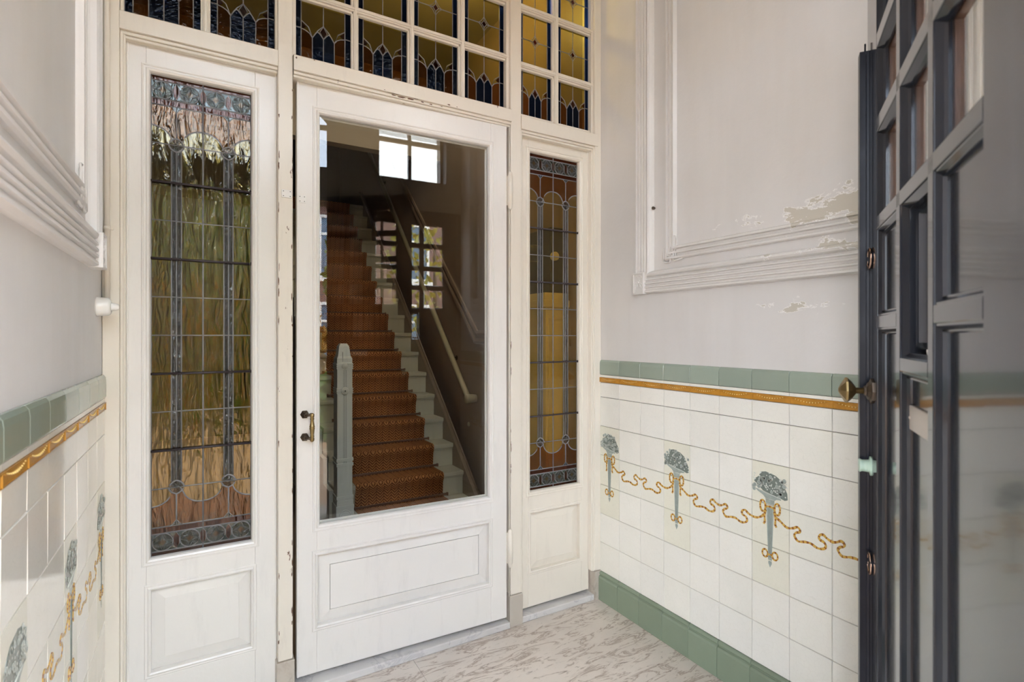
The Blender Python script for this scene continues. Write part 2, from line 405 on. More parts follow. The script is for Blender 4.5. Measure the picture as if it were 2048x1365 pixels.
# ------------------------------------------------------------------ floor, ceiling, plain walls
mb = MB(); mb.box(WORLD, XL-.02, .786, -.06, 0, -F-.3, .12); mb.box(WORLD, .7875, XR+.02, -.06, 0, -F-.3, .12)
tag(mb.build('floor', M['floor']), 'veined cream marble floor slabs of the vestibule', None, None, 'structure')
mb = MB(); mb.box(WORLD, XL-.02, XR+.02, CEIL, CEIL+.1, -F-.3, .12)
tag(mb.build('ceiling', M['ceil']), 'white plaster ceiling of the vestibule', None, None, 'structure')
def wall(name, fr, mat, lab):
    r = empty(name, fr(1.0, 0, 0), lab, None, None, 'structure')
    m_ = MB(); m_.box(fr, -.25, F+.12, 0, CEIL, -.12, 0); m_.build('plaster', mat, r); return r
wr = wall('wall_right', RW, M['plaster'], 'right vestibule wall of faded peeling plaster over painted tiles')
wl = wall('wall_left', LW, M['plaster_l'], 'left vestibule wall of white plaster over glossy tiles')
# ------------------------------------------------------------------ tiled dado
ZR = [.150, .304, .457, .611, .767, .921, 1.075, 1.153]
PIT = .15
def dado(fr, root, ncol, seed, u_end):
    rnd = random.Random(seed)
    mb = MB(); mb.box(fr, -.02, u_end, 0, 1.262, .0002, .004); mb.build('grout_bed', M['grout'], root)
    t = MB(); g = .0007
    for i in range(ncol):
        for j in range(len(ZR)-1):
            u0, u1 = max(-.01, i*PIT)+g, min(u_end, (i+1)*PIT)-g
            w = rnd.uniform(.95, 1.0); wm = rnd.uniform(0, .03); c = (.90*w, (.885-wm*.3)*w, (.83-wm)*w)
            if i % 3 == 0 and 2 <= j <= 4: c = (.83*w, .81*w, .69*w)
            elif j == 3: c = (.87*w, .855*w, .77*w)
            a, b = rnd.uniform(-.0006, .0006), rnd.uniform(-.0006, .0006)
            v0, v1 = ZR[j]+g, ZR[j+1]-g
            P = [fr(u0, v0, .004), fr(u1, v0, .004), fr(u1, v1, .004), fr(u0, v1, .004)]
            e_ = .0012
            Q = [fr(u0+e_, v0+e_, .0088+a+b), fr(u1-e_, v0+e_, .0088-a+b), fr(u1-e_, v1-e_, .0088-a-b), fr(u0+e_, v1-e_, .0088+a-b)]
            t.add(P+Q, [(4, 5, 6, 7), (0, 1, 5, 4), (1, 2, 6, 5), (2, 3, 7, 6), (3, 0, 4, 7)], 0, c)
        u0, u1 = i*PIT+g, min(u_end, (i+1)*PIT)-g
        t.box(fr, u0, u1, 1.1805, 1.1925, .004, .0095, 0, (.88, .86, .79))
    t.build('white_wall_tiles', M['tile'], root)
    c_ = MB(); k_ = MB(); b_ = MB(); bd = MB()
    for i in range(ncol):
        u0, u1 = i*PIT+g, min(u_end, (i+1)*PIT)-g
        w = rnd.uniform(.9, 1.08); col = (.33*w, .385*w, .32*w)
        prof = [(.004, 1.194), (.012, 1.194), (.013, 1.20), (.013, 1.25), (.0115, 1.262), (.006, 1.270), (.0, 1.272), (.0, 1.194)]
        c_.extr(prof, fr(u0, 0, 0), fr(u1, 0, 0), fr.N, fr.V, 0, col)
        w = rnd.uniform(.9, 1.06); col = (.235*w, .29*w, .21*w)
        prof = [(.002, 0), (.024, 0), (.024, .118), (.021, .127), (.0145, .129), (.0145, .133), (.019, .136), (.017, .146), (.009, .149), (.002, .149)]
        k_.extr(prof, fr(u0, 0, 0), fr(u1, 0, 0), fr.N, fr.V, 0, col)
        b_.box(fr, u0, u1, 1.1545, 1.1795, .004, .0105)
        b_.box(fr, u0, u1, 1.1765, 1.1795, .0105, .0125); b_.box(fr, u0, u1, 1.1545, 1.1565, .0105, .012)
        for q in range(11):
            x_ = (q+.5)/11; sag = .009*(1-(2*x_-1)**2)
            bd.ball(fr(u0+.018+x_*(u1-u0-.036), 1.1745-sag, .0112), .0016+.0012*(1-abs(2*x_-1)), 0, seg=6, ring=4)
        b_.tube([fr(u0+.004+ (u1-u0-.008)*q/12, 1.1765-.0125*(1-(q/6-1)**2), .0108) for q in range(13)], .0016, 5)
        b_.box(fr, u0-.0005, u0+.004, 1.1545, 1.1795, .0105, .0128)
    c_.build('green_cap_tiles', M['tile_green'], root, .0025, 3); k_.build('green_skirting_tiles', M['tile_green'], root, .0035, 3)
    b_.build('ochre_border_tiles', M['ochre'], root); bd.build('border_beads', M['ochre_l'], root)
# painted torch with a fruit basket, and ribbons between torches
RIB = [(.018, .729), (.041, .717), (.061, .704), (.075, .703), (.092, .709), (.104, .716), (.114, .710), (.113, .701), (.101, .695), (.094, .685), (.099, .674), (.110, .667), (.134, .673), (.154, .674), (.172, .667), (.187, .667), (.201, .674), (.204, .685), (.197, .694), (.186, .697), (.181, .704), (.185, .714), (.196, .718), (.208, .710), (.226, .704)]
RIB2 = RIB[4:]
def ribbon(mb, fr, pts, w, z=.0092):
    P = []
    n_ = len(pts)
    for i in range(n_-1):                                   # Catmull-Rom
        p0, p1, p2, p3 = [Vector((*pts[max(0, min(n_-1, i+k))], 0)) for k in (-1, 0, 1, 2)]
        for s_ in range(5):
            t = s_/5; P.append(.5*((2*p1)+(-p0+p2)*t+(2*p0-5*p1+4*p2-p3)*t*t+(-p0+3*p1-3*p2+p3)*t**3))
    P.append(Vector((*pts[-1], 0)))
    acc = 0
    for i in range(len(P)-1):
        d = (P[i+1]-P[i]); L = d.length
        if L < 1e-6: continue
        s1 = Vector((-d.y, d.x, 0)).normalized(); d2 = P[min(i+2, len(P)-1)]-P[i]; s2 = Vector((-d2.y, d2.x, 0)).normalized() if d2.length > 1e-6 else s1
        acc += L; mt = 1 if int(acc/.0052) % 3 == 0 else 0
        ww = w*(.8+.35*abs(math.sin(acc*90)))
        q = [P[i]-s1*ww, P[i]+s1*ww, P[i+1]+s2*ww, P[i+1]-s2*ww]
        mb.add([fr(p.x, p.y, z+.0007) for p in q]+[fr(p.x, p.y, z-.001) for p in q], [(0, 1, 2, 3), (0, 4, 5, 1), (1, 5, 6, 2), (2, 6, 7, 3), (3, 7, 4, 0)], mt)
def torch(fr, root, u0, seed):
    rnd = random.Random(seed); f = Fr(fr(u0, 0, 0), fr.U, fr.N)
    t = MB(); z0, z1 = .0080, .0096
    t.prism(f, [(-.058, .815), (.040, .800), (.044, .794), (.026, .792), (.018, .786), (.017, .770), (-.017, .770), (-.018, .788), (-.028, .798), (-.05, .808)], z0, z1, 0)
    t.prism(f, [(-.014, .762), (.014, .762), (.0125, .70), (.009, .612), (.0075, .560), (-.0075, .560), (-.009, .612), (-.0125, .70)], z0, z1, 0)
    t.prism(f, [(-.006, .557), (.006, .557), (.0068, .548), (0, .533), (-.0068, .548)], z0, z1, 0)
    for q in (-.006, 0, .006):
        t.tube([f(q, .752, z1), f(q*.6, .57, z1)], .0007, 4, mat=1)
    t.tube([f(-.018, .787, z1), f(.018, .787, z1)], .0015, 4, mat=2)
    t.tube([f(-.056, .816, z1), f(-.03, .811, z1), (f(.042, .80, z1))], .0018, 4, mat=2)
    body = [(-.068, .815), (-.070, .835), (-.062, .853), (-.046, .865), (-.038, .883), (-.018, .888), (.002, .884), (.022, .880), (.044, .866), (.056, .845), (.067, .824), (.069, .802), (.058, .797), (.046, .800), (.0, .808), (-.04, .816)]
    t.prism(f, body, z0, z0+.0012, 1)
    for i in range(120):
        a, b = rnd.uniform(-.068, .068), rnd.uniform(.80, .888)
        top = .888-.35*max(0, abs(a+.01)-.02)*1.2
        if b > top or b < .812-(.0 if a < .035 else .014) : continue
        r = rnd.choice([.0022, .0026, .003, .003, .0036, .0065, .008])
        t.add([f(a+r*math.cos(k*math.pi/4), b+r*math.sin(k*math.pi/4), z1+.0003) for k in range(8)], [tuple(range(8))], 2 if r < .005 else 0)
        if r > .005: t.tube([f(a+r*.8*math.cos(k*math.pi/4), b+r*.8*math.sin(k*math.pi/4), z1+.0003) for k in range(8)], .0006, 4, True, 2)
    t.build('painted_fruit_torch', [M['torch'], M['torch_d'], M['torch_p']], root)
    r = MB()
    for s_ in (-1, 1):
        ribbon(r, f, [(s_*(.029+.011*math.cos(k*math.pi/6)), .757+.021*math.sin(k*math.pi/6)) for k in range(13)], .0033, .0098)
        ribbon(r, f, [(s_*.016, .745), (s_*.022, .725), (s_*.021, .700), (s_*.026, .690)], .0034, .0098)
        ribbon(r, f, [(s_*(.020+.011*math.cos(k*math.pi/6)), .581+.014*math.sin(k*math.pi/6)) for k in range(13)], .0030, .0098)
    ribbon(r, f, [(-.016, .757), (0, .760), (.016, .757)], .003, .0100)
    ribbon(r, f, [(-.012, .580), (.012, .582)], .0025, .0100)
    if u0 > 0:
        ribbon(r, f, RIB+[(a+.15, b) for a, b in RIB2]+[(.395, .704), (.415, .714), (.430, .730)], .0040, .0092)
    r.build('painted_ribbon', [M['rib'], M['rib_d']], root)
dado(RW, wr, 14, 1, 2.06); dado(LW, wl, 14, 2, 2.06)
for k, u0 in enumerate((.075, .525, .975, 1.425)):
    torch(RW, wr, u0, 10+k)
LW2 = Fr(LW(0, 0, 0), LW.U, LW.N)
for k, u0 in enumerate((.075, .525, .975, 1.425)):
    torch(LW2, wl, u0, 20+k)
# ------------------------------------------------------------------ plaster mouldings
OUT = [(0, 0), (0, .012), (.005, .017), (.013, .017), (.016, .012), (.024, .012), (.027, .017), (.033, .017), (.036, .012), (.042, .012), (.045, .017), (.051, .017), (.054, .012), (.060, .012), (.063, .017), (.068, .017), (.071, .010), (.076, .012), (.082, .022), (.090, .026), (.098, .022), (.104, .010), (.107, 0)]
INN = [(0, 0), (0, .006), (.004, .010), (.012, .010), (.015, .004), (.023, .004), (.026, .010), (.033, .010), (.036, .004), (.044, .004), (.047, .011), (.055, .011), (.060, .004), (.062, 0)]
def mouldings(fr, root, mat, du):
    # outer frame
    m1 = MB(); m1.frame(fr, .274-du, 1.80, 1.600, 3.46, [(a_, n_*1.55 if .0 < a_ < .075 else n_*1.12) for a_, n_ in OUT]); m1.build('outer_moulding', mat, root)
    m2 = MB(); m2.frame(fr, .457-du, 1.62, 1.744, 3.30, [(a_, n_*1.6) for a_, n_ in INN]); m2.build('inner_moulding', mat, root)
    c = MB()
    a, b = .272-du, 1.598
    c.box(fr, a, a+.072, b, b+.104, 0, .030); c.frame(fr, a, a+.072, b, b+.104, [(0, .029), (0, .036), (.007, .036), (.007, .029)])
    for s_ in (-1, 1):
        for r_, k_ in ((.013, .075), (.009, .045)):
            c.tube([fr(a+.036+s_*(.013+r_*math.cos(t*math.pi/5)*.8), b+k_+r_*math.sin(t*math.pi/5), .031) for t in range(8)], .0028, 5)
        c.tube([fr(a+.036+s_*.004, b+.055, .031), fr(a+.036+s_*.022, b+.030, .033), fr(a+.036+s_*.027, b+.014, .031)], .003, 5)
    c.ball(fr(a+.036, b+.058, .031), .006); c.ball(fr(a+.030, b+.048, .031), .003); c.ball(fr(a+.042, b+.048, .031), .003)
    c.build('corner_block', mat, root, .001)
    k = MB(); a, b = .457-du, 1.744
    k.box(fr, a-.004, a+.068, b-.004, b+.072, 0, .004)
    def st(p, r_=.004): k.tube([fr(a+x, b+y, .012) for x, y in p], r_, 6)
    st([(.006, .10), (.006, .066), (-.004, .052), (-.007, .02), (-.004, -.006), (.012, -.012), (.03, -.010), (.034, .004), (.026, .016), (.020, .026)])
    st([(.030, .100), (.030, .060), (.022, .030), (.014, .010)]); st([(.030, .060), (.040, .040), (.028, .014)], .0035)
    st([(.052, .105), (.066, .105), (.070, .088), (.068, .062), (.060, .05), (.064, .03), (.068, .012), (.105, .006)])
    st([(.045, .075), (.054, .082), (.056, .062), (.048, .040), (.052, .020), (.044, .004), (.060, -.008), (.105, -.002)])
    st([(.10, .030), (.072, .030), (.052, .036), (.040, .028)], .0035)
    k.build('scroll_corner', mat, root)
mouldings(RW, wr, M['mould'], 0); mouldings(LW, wl, M['mould_l'], .10)
nail = MB(); nail.lathe(RW(F-1.80, 2.0, 0), RW.N, [(0, .006), (.012, .008), (.016, .004)], 8)
tag(nail.build('rusty_plug', M['bronze']), 'small rusty wall plug beside the vertical moulding on the right wall', 'plug')
# ------------------------------------------------------------------ timber screen: posts and lintels
def cream(name, lab, fn, mat='frame', kind='structure', bevel=.0035, marb=None):
    r = empty(name, (0, 0, 0), lab, None, None, kind); r.location = (0, 0, 0)
    return r
FT = Fr((0, F, 0), (1, 0, 0), (0, -1, 0))
def post(idx, x0, x1, lab, chip=False, base=True, bz=.15, extra=None, top=CEIL):
    r = empty('trim_%d' % idx, ((x0+x1)/2, F, 0), lab, None, None, 'structure')
    m_ = MB(); m_.box(FT, x0, x1, bz+.002 if base else 0, top, -.11, 0)
    if extra: extra(m_)
    m_.build('post_shaft', M['frame_chip'] if chip else M['frame'], r, .004, 3)
    if base:
        b = MB(); b.box(FT, x0-.006, x1+.006, 0, bz, -.11, .006); b.build('marble_plinth_block', M['stone'], r, .003)
    return r
def lpx(m_):
    m_.box(FT, -.236, -.226, .15, 2.42, -.10, -.004); m_.box(FT, -.228, -.221, .15, 2.42, -.10, -.012)
post(1, XL+.001, -.236, 'cream post against the left wall', extra=lpx)
post(2, .251, .304, 'chipped cream post left of the glazed door', True)
def p3x(m_):
    m_.box(FT, 1.336, 1.345, .15, 2.40, -.10, -.004); m_.box(FT, 1.343, 1.351, .15, 2.40, -.10, -.010)
post(3, 1.278, 1.338, 'cream post between the glazed door and the right sidelight', extra=p3x)
post(4, 1.795, XR-.001, 'cream post against the tiled right wall', extra=lambda m_: (m_.box(FT, 1.787, 1.797, .15, 2.40, -.10, -.005), m_.box(FT, 1.781, 1.789, .15, 2.40, -.10, -.012)))
def lintel(idx, x0, x1, z0, z1, proud, lab, chip=False, soff=.055):
    r = empty('trim_%d' % idx, ((x0+x1)/2, F, z0), lab, None, None, 'structure')
    m_ = MB(); m_.box(FT, x0, x1, z0, z1, -.11, proud)
    m_.prism(Fr((x0, F, 0), (0, -1, 0), (1, 0, 0)), [(proud, z1), (proud+.002, z1), (-.035, z1+.016), (-.035, z1)], 0, x1-x0)
    build_each(m_, 'rail', M['frame_chip'] if chip else M['frame'], r, .003, 3)
    s_ = MB(); s_.box(FT, x0, x1, z0-.012, z0, -.11, proud-.010); s_.box(FT, x0, x1, z0-.022, z0-.012, -.11, proud-.018)
    s_.build('bed_moulding', M['frame_chip'] if chip else M['frame'], r, .003, 3)
lintel(5, -.236, .251, 2.428, 2.487, .002, 'cream transom rail over the left sidelight')
lintel(6, .306, 1.277, 2.424, 2.480, .014, 'chipped cream transom rail over the glazed door', True)
lintel(7, 1.338, 1.812, 2.404, 2.466, .006, 'cream transom rail over the right sidelight')
# head above the screen
m_ = MB(); m_.box(FT, XL, XR, 3.36, CEIL, -.11, -.005); tag(m_.build('trim_8', M['frame'], None, .003), 'cream head rail under the ceiling', None, None, 'structure')
# marble threshold
r = empty('trim_9', (.8, F, 0), 'white marble threshold under the glazed door', None, None, 'structure')
m_ = MB(); m_.box(FT, -.236, .246, 0, .03, -.14, .0); m_.box(FT, .310, 1.271, 0, .030, -.14, .010); m_.box(FT, 1.344, 1.80, 0, .030, -.14, .0)
m_.build('marble_sill', M['marble'], r, .004, 3)
# bare-wood patches where paint has flaked off
M['bare'] = simple('bare_brown_wood', (.13, .065, .035), .8, var=.5, scale=60)
def flakes(fr, root, spots, seed):
    rnd = random.Random(seed); m = MB()
    for u, v, w, h_ in spots:
        k = 11; pts = []
        for i in range(k):
            t = 2*math.pi*i/k; r = rnd.uniform(.45, 1.0); pts.append((u+w*r*math.cos(t), v+h_*r*math.sin(t)))
        m.prism(fr, pts, -.0005, .0004)
    build_each(m, 'flaked_patch', M['bare'], root)
obj = {o.name: o for o in COL.objects}
rnd = random.Random(3)
flakes(Fr((0, F, 0), (1, 0, 0), (0, -1, 0)), obj['trim_2'], [(rnd.choice([.3005, .3015, .2545])+rnd.uniform(-.001, .001), rnd.uniform(.2, 2.35), rnd.uniform(.001, .0028), rnd.uniform(.005, .022)) for _ in range(34)], 4)
flakes(Fr((0, F, 0), (1, 0, 0), (0, -1, 0)), obj['trim_3'], [(1.2805+rnd.uniform(-.001, .001), rnd.uniform(.2, 1.4), rnd.uniform(.001, .002), rnd.uniform(.005, .018)) for _ in range(12)], 5)
flakes(Fr((0, F-.0045, 2.418), (1, 0, 0), (0, -1, 0)), obj['trim_6'], [(.735, 0, .022, .0045), (.775, .001, .018, .004), (.70, .001, .012, .003), (.83, .001, .008, .003), (.87, -.001, .010, .003), (.92, .001, .006, .002)], 6)
flakes(Fr((0, F, 2.424), (1, 0, 0), (0, 0, -1), (0, -1, 0)), obj['trim_6'], [(.70, .009, .03, .003), (.80, .008, .02, .003)], 8)
flakes(Fr((0, F-.014, 0), (1, 0, 0), (0, -1, 0)), obj['trim_6'], [(.315, 2.47, .004, .006), (.38, 2.478, .005, .002), (.66, 2.428, .004, .002), (.95, 2.43, .012, .003), (.99, 2.429, .006, .002)], 9)
# ------------------------------------------------------------------ leaded sidelights
def arc(cx, cy, rx, ry, a0, a1, k=12): return [(cx+rx*math.cos(math.radians(a0+(a1-a0)*i/k)), cy+ry*math.sin(math.radians(a0+(a1-a0)*i/k))) for i in range(k+1)]
def sidelight(idx, xl, xr, stile_l, stile_r, lab, rails):
    """xl, xr: glass edges; local z of the leaded design scaled to the pane plane"""
    PT = M['door'] if idx == 1 else M['frame']  # right sidelight's yellower cream: yellowed paint, plus dimmer warm light put into the colour
    Yg = F+.062; yfr = F+.040
    k = 1.0+.056/F
    X = lambda x: x*k
    Z = lambda z: H+(z-H)*k
    gx0, gx1 = X(xl), X(xr); w = gx1-gx0
    r = empty('window_%d' % idx, ((stile_l+stile_r)/2, yfr, .05), lab, None, None, 'structure')
    fr = Fr((0, yfr, 0), (1, 0, 0), (0, -1, 0))
    k2 = 1.0+.04/F; fx = lambda x: x*k2; fz = lambda z: H+(z-H)*k2
    s0, s1 = stile_l, stile_r
    zb, zt = rails
    st = MB(); st.box(fr, s0, gx0-.012, .045, 2.46, -.045, 0); st.box(fr, gx1+.012, s1, .045, 2.46, -.045, 0)
    st.box(fr, s0, s0+.006, .045, 2.46, 0, .004); st.box(fr, s1-.006, s1, .045, 2.46, 0, .004)
    build_each(st, 'stile', PT, r, .002)
    pt, pb = fz(.526), fz(.244)
    tr_ = MB(); tr_.box(fr, gx0-.012, gx1+.012, Z(2.297)+.008, 2.46, -.045, 0); tr_.build('top_rail', PT, r, .002)
    br = MB(); br.box(fr, gx0-.012, gx1+.012, pt+.018, Z(.640)-.008, -.045, 0); br.box(fr, gx0-.012, gx1+.012, .045, pb-.020, -.045, 0)
    build_each(br, 'bottom_rail', PT, r, .002)
    bead = MB(); pr = [(0, -.022), (0, -.006), (-.004, .002), (-.010, .005), (-.013, .001), (-.018, .001), (-.021, .004), (-.025, .003), (-.027, -.002), (-.027, -.022)]
    bead.frame(fr, gx0, gx1, Z(.640), Z(2.297), pr); bead.build('glazing_bead', PT, r)
    pn = MB(); ps = [(0, -.03), (0, .003), (-.006, .006), (-.011, .002), (-.017, .003), (-.020, 0), (-.020, -.03)]
    pn.frame(fr, gx0+.002, gx1-.002, pb, pt, ps)
    pn.box(fr, gx0, gx1, pb, pt, -.035, -.020)
    pn.frame(fr, gx0+.002, gx1-.002, pb, pt, [(0, -.02), (.012, -.016), (.040, -.009), (.040, -.02)])
    pn.box(fr, gx0+.042, gx1-.042, pb+.040, pt-.040, -.02, -.009)
    pn.build('bottom_panel', PT, r, .0008)
    G = Fr((gx0, Yg, 0), (1, 0, 0), (0, -1, 0)); u = w/.310
    c1, c2, c3 = .0745*u, .155*u, .2355*u
    gm = MB(); mats = [M['g_yellow'], M['g_amber'], M['g_red'], M['g_clear'], M['g_teal']]
    YL, AM, RD, CL, TE = range(5)
    zs = [Z(.868+.1331*i) for i in range(10)]
    def pane(u0, u1, v0, v1, mt, n=0):
        if u1-u0 < 1e-5 or v1-v0 < 1e-5: return
        for nn in (n, n-.003): gm.add([G(u0, v0, nn), G(u1, v0, nn), G(u1, v1, nn), G(u0, v1, nn)], [(0, 1, 2, 3)], mt)
    d = .0148*u
    cols = [(0, c1-d, YL), (c1-d, c1, CL), (c1, c1+d, CL), (c1+d, c2, YL), (c2, c3-d, YL), (c3-d, c3, CL), (c3, c3+d, CL), (c3+d, w, YL)]
    for i in range(9):
        for a, b, mt in cols: pane(a, b, zs[i], zs[i+1], mt)
    # arches
    def arch_h(x):
        best = min((abs(x-c) for c in (c1, c3)))
        # three arcs: edge - c1 - c2 - c3 - edge, crowns at 0, c2, w
        cs = [0, c2, w]; c = min(cs, key=lambda q: abs(x-q)); q = min(1, abs(x-c)/(c1*.86))
        return .062*math.sqrt(max(0, 1-q**2.2))
    N = 40
    zt_, zb_ = Z(2.066), Z(.868); top, bot = Z(2.199), Z(.735)
    for i in range(N):
        a, b = w*i/N, w*(i+1)/N; ha, hb = arch_h(a), arch_h(b)
        for (z_, sg, lim) in ((zt_, 1, top), (zb_, -1, bot)):
            for nn in (0, -.003):
                P = [G(a, z_, nn), G(b, z_, nn), G(b, z_+sg*hb, nn), G(a, z_+sg*ha, nn)]; gm.add(P, [(0, 1, 2, 3)], YL)
                P = [G(a, z_+sg*ha, nn), G(b, z_+sg*hb, nn), G(b, lim, nn), G(a, lim, nn)]; gm.add(P, [(0, 1, 2, 3)], AM)
    for a, b in ((Z(2.199), Z(2.221)), (Z(.713), Z(.735)), (Z(2.282), Z(2.297)), (Z(.640), Z(.652))):
        pane(0, w, a, b, RD)
    for a, b in ((Z(2.221), Z(2.282)), (Z(.652), Z(.713))): pane(0, w, a, b, TE)
    lead = MB(); R = .0027
    def L(p, rr=R, cl=False): lead.tube([G(a, b, -.0015) for a, b in p], rr, 6, cl, flat=1.15)
    for c in (c1, c3):
        for q in (-d, 0, d): L([(c+q, zb_+.022), (c+q, zt_-.022)], .0025)
        for z_, sg, lim in ((zt_, 1, top), (zb_, -1, bot)):
            L([(c, z_+sg*.024), (c, lim)])
            L([(c+.022*math.cos(t*math.pi/8)*(1 if t % 4 else 1.12), z_+.022*math.sin(t*math.pi/8)*(1 if t % 4 else 1.1)) for t in range(16)], .0030, True)
            L([(c+.0075*math.cos(t*math.pi/4), z_+.0075*math.sin(t*math.pi/4)) for t in range(8)], .0018, True)
            for t in range(6): L([(c+.009*math.cos(t*math.pi/3), z_+.009*math.sin(t*math.pi/3)), (c+.020*math.cos(t*math.pi/3), z_+.020*math.sin(t*math.pi/3))], .0016)
            for nn in (.0006, -.0036):
                gm.add([G(c+.0215*math.cos(t*math.pi/8), z_+.0215*math.sin(t*math.pi/8), nn) for t in range(16)], [tuple(range(16))], CL)
            # little blue-grey triangle where the upright meets the band
            L([(c-.018, lim), (c-.010, lim-sg*.006), (c, lim-sg*.020), (c+.010, lim-sg*.006), (c+.018, lim)], .0024)
            for nn in (.0006, -.0036): gm.add([G(c-.016, lim, nn), G(c+.016, lim, nn), G(c, lim-sg*.02, nn)], [(0, 1, 2)], TE)
    L([(c2, Z(.640)), (c2, Z(2.297))], .0029)
    for z_ in zs:
        L([(0, z_), (w, z_)], .0025)
    for z_ in (2.199, 2.221, 2.282, .735, .713, .652): L([(0, Z(z_)), (w, Z(z_))], .0027)
    for z_, sg in ((zt_, 1), (zb_, -1)):
        L([(w*i/N, z_+sg*arch_h(w*i/N)) for i in range(0, 9)]); L([(w*i/N, z_+sg*arch_h(w*i/N)) for i in range(11, 30)]); L([(w*i/N, z_+sg*arch_h(w*i/N)) for i in range(32, N+1)])
    for z0, z1 in ((Z(2.221), Z(2.282)), (Z(.652), Z(.713))):
        zc = (z0+z1)/2; rr = (z1-z0)/2-.001
        for c in (.034*u, .1145*u, .195*u, .2765*u):
            L([(c+rr*math.cos(t*math.pi/10), zc+rr*math.sin(t*math.pi/10)) for t in range(20)], .0024, True)
            q = rr*.72
            for a0 in range(4):       # pointed petals: four inward arcs
                th = math.radians(45+90*a0); px_, pz_ = rr*math.cos(th-math.pi/4), rr*math.sin(th-math.pi/4); qx, qz = rr*math.cos(th+math.pi/4), rr*math.sin(th+math.pi/4)
                mx_, mz_ = .42*rr*math.cos(th), .42*rr*math.sin(th)
                L([(c+px_, zc+pz_), (c+(px_+2*mx_)/3*1.02, zc+(pz_+2*mz_)/3*1.02), (c+mx_, zc+mz_), (c+(qx+2*mx_)/3*1.02, zc+(qz+2*mz_)/3*1.02), (c+qx, zc+qz)], .0019)
            for nn in (.0007, -.0037): gm.add([G(c+a_, zc+b_, nn) for a_, b_ in ((-.011, 0), (0, -.011), (.011, 0), (0, .011))], [(0, 1, 2, 3)], AM)
            for nn in (.0005, -.0035): gm.add([G(c+rr*math.cos(t*math.pi/10), zc+rr*math.sin(t*math.pi/10), nn) for t in range(20)], [tuple(range(20))], CL)
        for c in (c1, c2, c3):
            hx = [(c-.008, zc-.014), (c, z0+.004), (c+.008, zc-.014), (c+.008, zc+.014), (c, z1-.004), (c-.008, zc+.014)]
            L(hx, .0022, True)
            for nn in (.0009, -.0039): gm.add([G(a_, b_, nn) for a_, b_ in hx], [tuple(range(6))], RD)
            L([(c, z0), (c, z0+.004)]); L([(c, z1), (c, z1-.004)])
    L([(0, Z(.640)), (0, Z(2.297)), (w, Z(2.297)), (w, Z(.640))], .003, True)
    gm.build('leaded_glass', mats, r, recalc=False)
    lead.build('lead_came', M['lead'], r)
    for z_ in (1.932, 1.666, 1.267, 1.001):
        b = MB(); b.tube([G(-.002, Z(z_), .007), G(w+.002, Z(z_), .007)], .0042, 8); b.lathe(G(w-.001, Z(z_), .004), (0, -1, 0), [(0, .006), (.008, .006)], 8)
        for c in (c1, c2, c3): b.tube([G(c, Z(z_)-.006, .001), G(c, Z(z_), .0125), G(c, Z(z_)+.006, .001)], .002, 5)
        b.build('saddle_bar', M['bar'], r)
sidelight(1, -.150, .1595, -.221, .2505, 'tall leaded glass sidelight left of the door, reflecting the street', (.05, 2.46))
sidelight(2, 1.380, 1.680, 1.351, 1.781, 'narrow amber leaded glass sidelight right of the door', (.05, 2.46))
